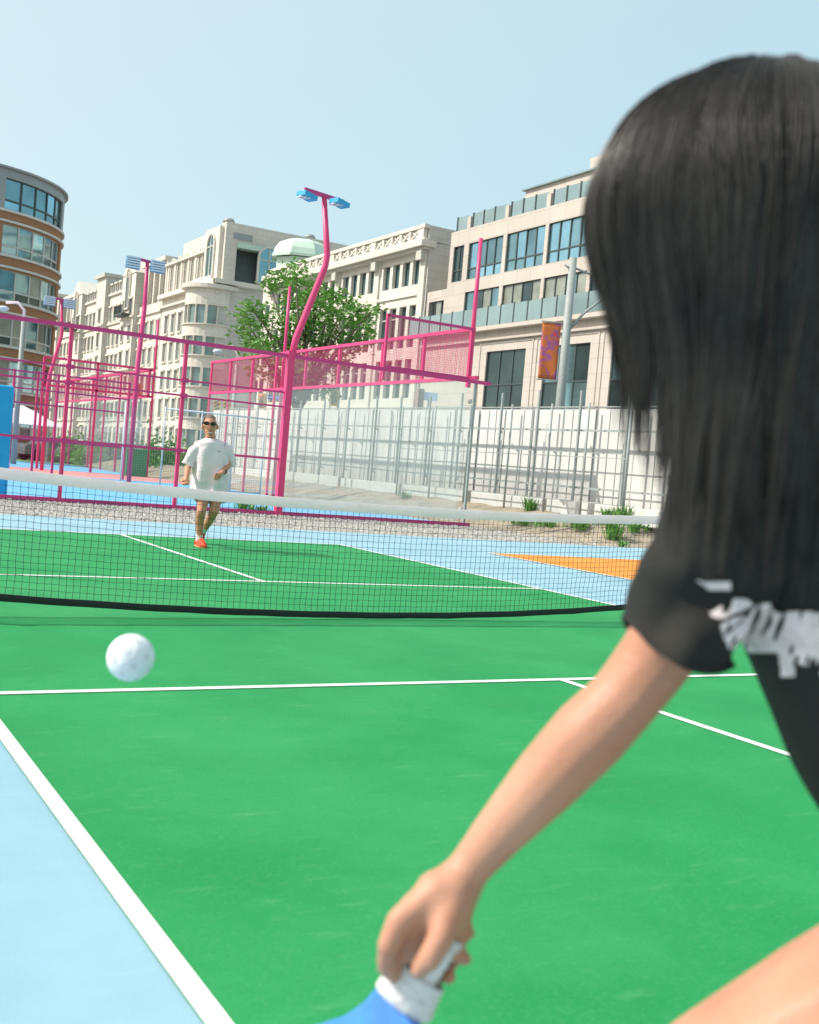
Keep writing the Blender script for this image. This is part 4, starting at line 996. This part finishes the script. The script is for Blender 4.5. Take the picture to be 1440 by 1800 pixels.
# hands
def hand(w_, d, side, fwd, s, curl):
    d = d.normalized(); side = side.normalized(); fwd = fwd.normalized()
    g.cap(w_, w_ + d * .05 * s, .026 * s, .03 * s); g.cap(w_ + d * .04 * s + side * .014 * s, w_ + d * .06 * s - side * .02 * s, .02 * s, .02 * s)
    for i in range(4):
        k0 = w_ + d * .078 * s + side * (.03 - .02 * i) * s; L_ = (.026, .029, .027, .021)[i] * s
        k1 = k0 + (d * .7 + fwd * .7).normalized() * L_ * 1.25; k2 = k1 + (d * -.2 + fwd).normalized() * L_; k3 = k2 + (-d * .9 + fwd * .2).normalized() * L_ * .7
        g.chain([k0, k1, k2, k3], [.0105 * s, .0098 * s, .009 * s, .0075 * s])
    b_ = w_ + d * .02 * s + side * .026 * s; g.chain([b_, b_ + (side * .6 + d * .6 + fwd * .5).normalized() * .035 * s, b_ + (side * .3 + d * .9 + fwd * .9).normalized() * .06 * s], [.014 * s, .012 * s, .009 * s])
hand(Q(328, 838, -.12), Q(326, 850, -.16) - Q(328, 838, -.12), -rt, -fw + rt * .3, 1.05, 1)
hand(Q(390, 831, -.2), Q(379, 840, -.25) - Q(390, 831, -.2), -up, -fw - rt * .4, 1.05, 1)
body = fuse(g.build('body', M['skin2'], MAN), .009, 3, .5)
# hair
g = MB(); hcr = hc + Vector((0, .012, .012)); vs = []
g.ell(hcr, (.082, .1, .121), n=32, m=20)
keep = [f for f in g.f if all(((Vector(g.v[i]) - hc).z > .075 or ((Vector(g.v[i]) - hc).y > .0 and (Vector(g.v[i]) - hc).z > -.045)) for i in f)]
g.f = keep; g.m = [0] * len(keep); g.sm = [True] * len(keep); hr = g.build('hair', M['hairs'], MAN)
# sunglasses, smile, eyebrows
g = MB()
for dx in (-6.0, 6.0):
    c = Q(369 + dx, 744.5 + dx * .09, -.098); g.ell(c, (.038, .013, .023), n=16, m=8)
g.bar(Q(364, 743, -.1), Q(374, 744, -.1), .008); g.bar(Q(356.5, 742.5, -.07), Q(355.2, 746, .0), .008); g.bar(Q(381.5, 745.5, -.07), Q(383, 748, .0), .008)
g.build('sunglasses', M['shades'], MAN)
g = MB(); g.ell(Q(369.6, 760.5, -.094), (.031, .01, .0095), n=14, m=8); g.build('teeth', M['teeth'], MAN)
g = MB(); g.ell(Q(369.6, 762.4, -.094), (.03, .009, .0055), n=14, m=8); g.ell(Q(369.4, 758.2, -.094), (.03, .009, .004), n=14, m=8); g.build('lips', M['lip'], MAN)
# t-shirt
def ring2(pl, pr, dy, dep): a = (Q(*pr, dy) - Q(*pl, dy)) / 2; return ((Q(*pr, dy) + Q(*pl, dy)) / 2, a, Vector((0, dep, 0)))
def mfold(t, a, p): return .012 * noise.noise(Vector((a * 1.3, t * 2.5, 1))) + (.02 * math.sin(a * 6 + t * 5 + 1.5 * noise.noise(p * 3)) * t + .012 * noise.noise(Vector((a * 2.5, t * 9, 3))) + .012 * noise.noise(p * 9) * (.3 + t))
keys = [ring2((361, 771), (380, 772), 0, .072), ring2((354, 774), (387, 775), 0, .09), ring2((344, 779), (396, 781), 0, .112), ring2((340, 796), (399, 799), 0, .135), ring2((342, 825), (398, 829), -.01, .14), ring2((339, 848), (399, 852), -.01, .148), ring2((337.5, 863), (400, 867), -.02, .152)]
g = loft(smoothrings(keys, 44), 48, fold=mfold); sh = g.build('t_shirt', M['white'], MAN)
m_ = sh.modifiers.new('s', 'SOLIDIFY'); m_.thickness = .006
def sleeve(pts, rad, name, parent, m, fold, n=28, N=16, ref=None):
    keys = []
    for i, (p, r) in enumerate(zip(pts, rad)):
        d = (pts[min(i + 1, len(pts) - 1)] - pts[max(0, i - 1)]).normalized(); a = d.cross(fw).normalized(); b = d.cross(a).normalized()
        if a.dot(rt) < 0: a = -a
        rr_ = r if hasattr(r, '__len__') else (r, r); keys.append((p, a * rr_[0], b * rr_[1] * (1 if b.dot(fw) > 0 else -1)))
    g = loft(smoothrings(keys, N), n, fold=fold); o = recalc(g.build(name, m, parent)); q = o.modifiers.new('s', 'SOLIDIFY'); q.thickness = .005; return o
sf = lambda t, a, p: .012 * noise.noise(p * 12) + .008 * math.sin(a * 4 + t * 5) * t
sleeve([Q(352, 785), Q(344, 792, .01), Q(337, 804, .03), Q(331, 817, .05)], [.06, .075, .074, .078], 'sleeve', MAN, M['white'], sf)
sleeve([Q(389, 785), Q(397, 792, .01), Q(402, 805, .03), Q(405, 819, .04)], [.07, .08, .078, .08], 'sleeve', MAN, M['white'], sf)
# shorts legs
sleeve([Q(366, 848), Q(359, 862, 0), Q(357, 880, -.04)], [.12, .115, .11], 'shorts_leg', MAN, M['white'], sf)
sleeve([Q(376, 848), Q(383, 862, 0), Q(382, 882, -.03)], [.12, .115, .11], 'shorts_leg', MAN, M['white'], sf)
MB().tube([Q(394.5, 827.8, -.135), Q(392.6, 829.3, -.165)], .034, 12).build('wrist_band', M['band'], MAN)
MB().tube([Q(383, 793, -.138), Q(390, 794.5, -.13)], .004, 6).build('chest_lettering', M['galv'], MAN)
# socks and shoes
g = MB(); g.cap(Q(350.5, 938), Q(350.5, 950), .036, .042); g.build('sock', M['sock'], MAN)
g = MB(); f0 = Vector((Q(350.5, 957).x, MY, 0))
g.chain([f0 + Vector((.005, .06, .05)), f0 + Vector((0, -.05, .055)), f0 + Vector((-.01, -.17, .035))], [.047, .05, .036]); g.ell(f0 + Vector((-.005, -.1, .03)), (.054, .12, .034))
fuse(g.build('shoe', M['orangeshoe'], MAN), .008, 3)
g = MB(); g.ell(f0 + Vector((-.002, -.05, .012)), (.058, .165, .016)); g.build('sole', M['sole'], MAN)
g = MB(); fb_ = Q(357, 934, .38); g.chain([fb_ + Vector((0, 0, .03)), fb_ + Vector((.0, .05, -.05)), fb_ + Vector((.0, .05, -.14))], [.045, .047, .036]); fuse(g.build('shoe', M['orangeshoe'], MAN), .008, 3)
g = MB(); g.cap(Q(361, 927, .28), Q(358, 932, .36), .036, .04); g.build('sock', M['sock'], MAN)

# ------------------------------------------------------------------ dark haired player, near right
PL = empty('person', at(1640, 2300, 1.1), 'player with long black hair and black t-shirt lunging with a paddle, close at right', 'person')
g = MB()
Hc = at(1312, 400, 1.03)
face = (-rt * .8 + fw * .6).normalized(); fside = face.cross(Vector((0, 0, 1))).normalized()
g.ell(Hc, (.105, .082, .125), X=face, Y=fside); g.cap(Hc + face * .03 - Vector((0, 0, .06)), Hc + face * .075 - Vector((0, 0, .095)), .058, .034)
g.cap(Hc + face * .1 - Vector((0, 0, .01)), Hc + face * .123 - Vector((0, 0, .035)), .009, .014)
g.ell(Hc + fside * -.082 - Vector((0, 0, .02)), (.02, .012, .033), X=face, Y=fside)
nk = at(1385, 640, 1.07); g.cap(Hc - Vector((0, 0, .06)) - face * .03, nk, .055, .055)
shL = at(1325, 850, 1.07); shR = at(1640, 760, 1.2); ch = at(1520, 930, 1.12); wa = at(1640, 1180, 1.12); pv = at(1780, 1430, 1.12)
g.cap(nk, at(1460, 790, 1.1), .06, .09); g.cap(shL, shR, .055, .055); g.chain([at(1470, 830, 1.11), ch, wa, pv], [.1, .115, .105, .125])
# left arm
g.chain([shL, at(1235, 1030, 1.08), at(1150, 1160, 1.1), at(1098, 1228, 1.1)], [.05, .042, .0375, .0355])
g.chain([at(1098, 1228, 1.1), at(1035, 1292, 1.1), at(960, 1372, 1.105), at(870, 1472, 1.11), at(822, 1530, 1.11)], [.0355, .0385, .035, .026, .0215])
wr = at(822, 1530, 1.11)
g.cap(at(765, 1600, 1.12), at(735, 1668, 1.13), .024, .02); g.cap(at(745, 1640, 1.125), at(790, 1665, 1.13), .014, .013)
# palm and fingers closed on the handle
kn = [at(702, 1618, 1.08), at(722, 1596, 1.105), at(752, 1585, 1.13), at(790, 1582, 1.15)]
for k_ in kn[:3]: g.cap(wr, k_, .021, .0135)
g.cap(wr, at(800, 1600, 1.12), .022, .019); g.cap(at(770, 1570, 1.1), at(740, 1610, 1.1), .024, .02); g.cap(at(800, 1560, 1.1), at(795, 1610, 1.09), .022, .018)
g.chain([kn[0], at(683, 1662, 1.075), at(680, 1700, 1.09), at(700, 1722, 1.115)], [.0135, .0115, .0105, .0088])
g.chain([at(790, 1600, 1.085), at(776, 1648, 1.07), at(754, 1686, 1.065), at(736, 1706, 1.07)], [.0165, .0135, .0125, .0095])
g.chain([kn[1], at(700, 1650, 1.13), at(745, 1700, 1.155), at(790, 1718, 1.125)], [.0125, .0105, .0100, .0085])
g.chain([kn[2], at(735, 1630, 1.165), at(790, 1672, 1.165), at(818, 1686, 1.12)], [.012, .0102, .0095, .008])
g.chain([kn[3], at(775, 1610, 1.175), at(812, 1638, 1.165), at(826, 1640, 1.125)], [.0105, .009, .0085, .0072])
g.cap(at(728, 1630, 1.10), at(722, 1668, 1.105), .019, .015); g.cap(at(800, 1620, 1.12), at(792, 1668, 1.115), .018, .014)
# right arm bent in front of the body, out of the picture
g.chain([shR, at(1860, 1020, 1.3), at(1800, 1250, 1.45)], [.05, .04, .025])
rh = at(1800, 1250, 1.45); g.cap(rh, rh + fw * .08, .026, .03)
for i in range(4): a_ = rh + fw * .085 + rt * (.03 - .02 * i); g.chain([a_, a_ + fw * .03 - up * .012, a_ + fw * .035 - up * .04, a_ + fw * .01 - up * .05], [.0105, .0095, .009, .0075])
g.chain([rh - rt * .025, rh - rt * .045 + fw * .04, rh - rt * .04 + fw * .07], [.014, .012, .009])
# legs
kL = at(1285, 1925, 1.05); hL = at(1705, 1712, 1.06)
g.chain([hL, at(1480, 1828, 1.05), kL], [.105, .094, .08])
aL = Vector((kL.x - .02, kL.y - .16, .1)) - rt * .0; g.chain([kL, kL.lerp(aL, .35), aL], [.062, .054, .034]); g.cap(aL, aL + face * .1 - Vector((0, 0, .06)), .035, .03)
hR = at(1860, 1560, 1.2); kR = Vector((hR.x, hR.y, .42)) + rt * .2 - fw * .02; aR_ = Vector((kR.x, kR.y, .1)) + rt * .22
g.chain([hR, kR, aR_], [.1, .06, .034]); g.cap(aR_, aR_ + face * .08 - Vector((0, 0, .06)), .035, .03)
pb = fuse(g.build('body', M['skin'], PL), .0045, 7, .5)
for a_ in (aL, aR_):
    g = MB(); b_ = Vector((a_.x, a_.y, 0)); g.chain([b_ - face * .05 + Vector((0, 0, .05)), b_ + face * .08 + Vector((0, 0, .045)), b_ + face * .19 + Vector((0, 0, .035))], [.046, .05, .035]); fuse(g.build('shoe', M['sock'], PL), .007, 3)
# black t-shirt : torso loft
def kr(px, py, d, hw, hd, ang):
    a = (rt * math.cos(ang) + up * math.sin(ang)) * hw; return (at(px, py, d), a, fw * hd)
def bfold(t, a, p):
    q = (p - at(1300, 1000, 1.0)); u = q.dot(rt); v = q.dot(up)
    f = .011 * noise.noise(Vector((u * 9 + v * 5, v * 2 - u * 3, 4))) + .006 * noise.noise(Vector((u * 26 + v * 20, v * 7 - u * 7, 1)))
    return f * 1.5 * (.4 + t)
keys = [kr(1395, 715, 1.1, .05, .06, .3), kr(1425, 745, 1.11, .09, .08, .2), kr(1470, 800, 1.13, .15, .11, .05), kr(1520, 920, 1.13, .165, .15, .1), kr(1580, 1060, 1.13, .165, .155, .25), kr(1665, 1200, 1.13, .172, .155, .35), kr(1745, 1330, 1.13, .175, .16, .45)]
g = loft(smoothrings(keys, 110), 120, fold=bfold); ts = recalc(g.build('t_shirt', M['shirt'], PL))
keysS = [kr(1660, 1180, 1.13, .15, .13, .4), kr(1740, 1330, 1.13, .155, .14, .5), kr(1790, 1460, 1.13, .165, .15, .5), kr(1800, 1560, 1.13, .15, .13, .5)]
loft(smoothrings(keysS, 20), 48, fold=lambda t, a, p: .008 * noise.noise(p * 14)).build('shorts', M['shorts'], PL)
def pfold(t, a, p):
    return (.0022 if t > .94 else 0) + (1 - .55 * max(0, t - .6) / .4) * (.014 * noise.noise(Vector((p.x * 14, p.y * 14, p.z * 10))) + .006 * noise.noise(p * 30) + .007 * math.sin(a * 3 + t * 7)) * (.5 + t)
sl_ = sleeve([at(1370, 800, 1.09), at(1300, 905, 1.08), at(1240, 1015, 1.085), at(1212, 1085, 1.09), at(1192, 1132, 1.09)], [.095, (.083, .085), (.062, .072), (.057, .066), (.056, .064)], 'sleeve', PL, M['shirt'], pfold, n=72, N=50)
# the hem hangs in a soft curve round the arm
hc_ = at(1192, 1132, 1.09); hax = (at(1192, 1132, 1.09) - at(1240, 1015, 1.085)).normalized(); hla = hax.cross(fw).normalized()
nr = 72
for i_, v_ in enumerate(sl_.data.vertices):
    t_ = (i_ // nr) / 50; q_ = (v_.co - hc_).dot(hla) / .06
    if t_ > .5: v_.co += hax * (.022 * max(-.6, 1 - q_ * q_) - .004) * ((t_ - .5) / .5) ** 2
sl_.data.update()
# print on the shirt, laid on the cloth
bms = []
for o_, nm_ in ((ts, 'a'), (sl_, 'b')):
    bms.append(BVHTree.FromPolygons([Vector(v.co) for v in o_.data.vertices], [tuple(p.vertices) for p in o_.data.polygons]))
def hitshirt(px, py, off=.0025):
    v = ray(px, py).normalized(); best = None
    for bv in bms:
        h_ = bv.ray_cast(CAM, v)
        if h_[0] is not None and (best is None or h_[3] < best[3]): best = h_
    if best is None: return None
    return best[0] - v * off
def inpoly(x, y, P):
    c = False
    for i in range(len(P)):
        x1, y1 = P[i]; x2, y2 = P[i - 1]
        if (y1 > y) != (y2 > y) and x < (x2 - x1) * (y - y1) / (y2 - y1) + x1: c = not c
    return c
polys = [[(1226, 1021), (1284, 1023), (1286, 1037), (1247, 1038)],
 [(1246, 1075), (1256, 1074), (1278, 1055), (1310, 1052), (1326, 1064), (1312, 1070), (1295, 1078), (1272, 1087), (1254, 1086)],
 [(1266, 1098), (1290, 1087), (1316, 1080), (1336, 1062), (1352, 1060), (1366, 1078), (1412, 1074), (1470, 1082), (1470, 1188), (1440, 1186), (1428, 1172), (1404, 1168), (1398, 1160), (1398, 1189), (1374, 1190), (1366, 1148), (1310, 1146), (1282, 1140), (1272, 1122)]]
g = MB(); vid = {}; fs = []; vs = []; stp = 2.5
def vtx(i, j):
    if (i, j) not in vid:
        h_ = hitshirt(1220 + i * stp, 1015 + j * stp)
        if h_ is None: vid[(i, j)] = None
        else: vid[(i, j)] = len(vs); vs.append(h_)
    return vid[(i, j)]
for i in range(100):
    for j in range(72):
        x = 1220 + (i + .5) * stp; y = 1015 + (j + .5) * stp
        wx = x + 3 * noise.noise(Vector((x * .05, y * .05, 0)))
        if not any(inpoly(wx, y, P_) for P_ in polys): continue
        if y > 1050 and noise.noise(Vector((x * .085 + y * .03, y * .022 - x * .01, 7))) > .27: continue
        if abs((x - 1300) - (y - 1095) * -1.2) < 3 and 1080 < y < 1120: continue
        q = [vtx(i, j), vtx(i + 1, j), vtx(i + 1, j + 1), vtx(i, j + 1)]
        if None not in q: fs.append(tuple(q))
g.add(vs, fs, smooth=True); g.build('shirt_print', M['print'], PL)

# hair : solid mass below, strands above
X_, Z_, Y_ = rt.copy(), Vector((0, 0, 1)), fw.copy()
X_ = (X_ - Z_ * X_.dot(Z_)).normalized(); Y_ = Vector((fw.x, fw.y, 0)).normalized()
HC = at(1326, 388, 1.03); HA, HB, HD = .150, .136, .135
def hairpt(phi, s, lenf, rs=1.0):
    """s 0..1 over the skull, 1.. down the fall (metres beyond 1)"""
    if s <= 1:
        t = .04 + s * (PI / 2 - .04); lat = math.sin(t); v = math.cos(t)
        return HC + X_ * (HA * rs * lat * math.sin(phi)) - Y_ * (HD * rs * lat * math.cos(phi)) + Z_ * (HB * rs * v)
    f = (s - 1); k_ = min(1, f / .16); k_ = k_ * k_ * (3 - 2 * k_); kk = 1 - .22 * k_ - .5 * max(0, f - .12)
    kd = 1 - .12 * k_ if math.cos(phi) > 0 else kk
    return HC + X_ * (HA * rs * kk * math.sin(phi)) - Y_ * (HD * rs * kd * math.cos(phi)) - Z_ * f
mass = MB(); n_ = 48; rows_ = [.0, .2, .4, .6, .8, 1.0, 1.04, 1.08, 1.14, 1.2, 1.27]
vs = []
for s_ in rows_:
    for k in range(n_):
        phi = 2 * PI * k / n_; lat = math.sin(phi); ss = s_
        lim = .02 + .22 * max(0, min(1, (lat + .85) / .5)) ** 1.3
        if ss > 1: ss = min(ss, 1 + lim)
        vs.append(hairpt(phi, ss, 1, .95))
mass.add(vs, [(i * n_ + k, i * n_ + (k + 1) % n_, (i + 1) * n_ + (k + 1) % n_, (i + 1) * n_ + k) for i in range(len(rows_) - 1) for k in range(n_)], smooth=True)
mass.build('hair', M['hairb'], PL)
rng = np.random.RandomState(4); NC, NSt, K = 250, 48, 19
P = []
for c in range(NC):
    phi = rng.uniform(-PI * .75, PI * .75); lat = math.sin(phi); front = math.cos(phi) < -.1
    end = rng.uniform(.22, .31)
    if lat < -.86: end = rng.uniform(.07, .125) if rng.rand() < .8 else rng.uniform(.15, .24)
    elif lat < -.7: end = rng.uniform(.1, .27)
    if front: end = min(end, rng.uniform(.06, .115))
    rs = rng.uniform(.945, 1.03); tw = rng.normal() * .11; wav = rng.uniform(.4, 2.2); ph = rng.uniform(0, 6)
    cw = rng.uniform(.03, .12); s0 = rng.uniform(0, .12); cross = rng.normal() * .16; endz = rng.uniform(-.02, .012)
    for q in range(NSt):
        dphi = rng.normal() * cw; dr = rng.normal() * .008; e = end * rng.uniform(.62, 1.12)
        pts = []
        for k in range(K):
            u = k / (K - 1); s_ = s0 + (1 + e - s0) * (u ** .9) if False else s0 + u * (1 + e / .25 * 1.2 - s0)
            ss = s_ if s_ <= 1 else 1 + (s_ - 1) * .25 / 1.2
            cl = 1 - .55 * max(0, (s_ - .7))      # gather into a lock towards the tip
            cl = max(.25, cl)
            a = phi + dphi * cl + cross * max(0, ss - .35) ** 1.5 + tw * max(0, ss - 1) * 3 + .03 * wav * math.sin(ph + u * 5)
            pts.append(hairpt(a, ss, 1, rs + dr * cl + endz * u + .008 * wav * math.sin(ph * 2 + u * 7)))
        P.append(pts)
# flyaways
for c in range(70):
    phi = rng.uniform(-1.8, 1.0); e = rng.uniform(.05, .28); rs = rng.uniform(1.01, 1.04); b_ = rng.uniform(-.15, .15)
    if math.sin(phi) < -.8: e = rng.uniform(.02, .16)
    pts = []
    for k in range(K):
        u = k / (K - 1); s_ = .1 + u * (1 + e / .25 * 1.2 - .1); ss = s_ if s_ <= 1 else 1 + (s_ - 1) * .25 / 1.2
        pts.append(hairpt(phi + b_ * u * u, ss, 1, rs + .03 * u * abs(b_)))
    P.append(pts)
P = np.array([[tuple(v) for v in s_] for s_ in P]); N_, K_ = P.shape[:2]
T = np.gradient(P, axis=1); T /= np.linalg.norm(T, axis=2, keepdims=True) + 1e-9
refv = P - np.array(HC); refv /= np.linalg.norm(refv, axis=2, keepdims=True)
A = np.cross(T, refv); A /= np.linalg.norm(A, axis=2, keepdims=True) + 1e-9; B = np.cross(T, A)
rad = .0009 * np.ones(K_); rad[-1] = .00012; rad[-2] = .0004; rad[-3] = .0006; rad[-4] = .0008
rad = rad[None, :, None] * (.6 + .8 * rng.rand(N_))[:, None, None]
V = np.stack([P + rad * (A * math.cos(2 * PI * k / 3) + B * math.sin(2 * PI * k / 3)) for k in range(3)], axis=2).reshape(-1, 3)
idx = (np.arange(N_)[:, None, None] * K_ + np.arange(K_ - 1)[None, :, None]) * 3; kk = np.arange(3)[None, None, :]
Fq = np.stack([idx + kk, idx + (kk + 1) % 3, idx + 3 + (kk + 1) % 3, idx + 3 + kk], axis=-1).reshape(-1, 4)
me = bpy.data.meshes.new('hair_strands'); me.vertices.add(len(V)); me.vertices.foreach_set('co', V.ravel())
me.loops.add(Fq.size); me.loops.foreach_set('vertex_index', Fq.ravel().astype(np.int32)); me.polygons.add(len(Fq))
me.polygons.foreach_set('loop_start', np.arange(len(Fq), dtype=np.int32) * 4); me.polygons.foreach_set('loop_total', np.full(len(Fq), 4, dtype=np.int32))
me.polygons.foreach_set('use_smooth', np.ones(len(Fq), dtype=bool)); me.update(calc_edges=True); me.materials.append(M['hair'])
ho = bpy.data.objects.new('hair_strands', me); COL.objects.link(ho); attach(ho, PL); tag(ho, kind='stuff')

# ------------------------------------------------------------------ paddle
h0 = at(828, 1592, 1.115); h1 = at(700, 1775, 1.115); ax = (h1 - h0).normalized(); PW = at(775, 1667, 1.115)
PD = empty('paddle', h0, 'blue paddle with a white wrapped handle in the near player\'s hand', 'paddle')
pw = (ax.cross(fw)).normalized(); 
if pw.dot(rt) > 0: pw = -pw
wdir = (pw * .62 + fw * .78).normalized(); nd = ax.cross(wdir).normalized()
def sec(s, hw, th): return (h0 + ax * s, wdir * hw, nd * th)
HL = (h1 - h0).length
keys = [sec(.034, .017, .0145), sec(.042, .0175, .015), sec(HL * .4, .0165, .014), sec(HL * .7, .0175, .014), sec(HL * .8, .024, .015)]
g = loft(smoothrings(keys, 60), 20, close_top=True, fold=lambda t, a, p: .0008 * math.sin(t * 95 + a)); g.build('grip', M['grip'], PD)
cu = pw * 1.0
for i, (s, r) in enumerate(((.70, .027), (.765, .0285), (.83, .0305), (.90, .033))):
    c = h0 + ax * HL * s; rings = [(c + ax * q, pw * r * f, fw * .02 * f) for q, f in ((-.0055, .93), (-.004, 1), (.004, 1), (.0058, .95))]
    loft(rings, 24, close_top=True).build('collar_ring', M['grip'], PD)
c0 = h0 + ax * HL * .95
prof = [(0, .033), (.03, .036), (.055, .046), (.08, .064), (.105, .082), (.14, .096), (.2, .1), (.27, .094), (.3, .07), (.31, .03)]
g = MB(); vs = []
for s, hw in prof:
    c = c0 + ax * s; th = .009
    vs += [c - wdir * hw - nd * th * .6, c - wdir * (hw - .006) - nd * th, c + wdir * (hw - .006) - nd * th, c + wdir * hw - nd * th * .6, c + wdir * hw + nd * th * .6, c + wdir * (hw - .006) + nd * th, c - wdir * (hw - .006) + nd * th, c - wdir * hw + nd * th * .6]
n = 8; g.add(vs, [(i * n + k, i * n + (k + 1) % n, (i + 1) * n + (k + 1) % n, (i + 1) * n + k) for i in range(len(prof) - 1) for k in range(n)] + [tuple(range(n)), tuple(range(len(vs) - 1, len(vs) - n - 1, -1))], smooth=False)
o = g.build('blade', M['paddleblue'], PD); recalc(o)
print('objects', len(bpy.data.objects))
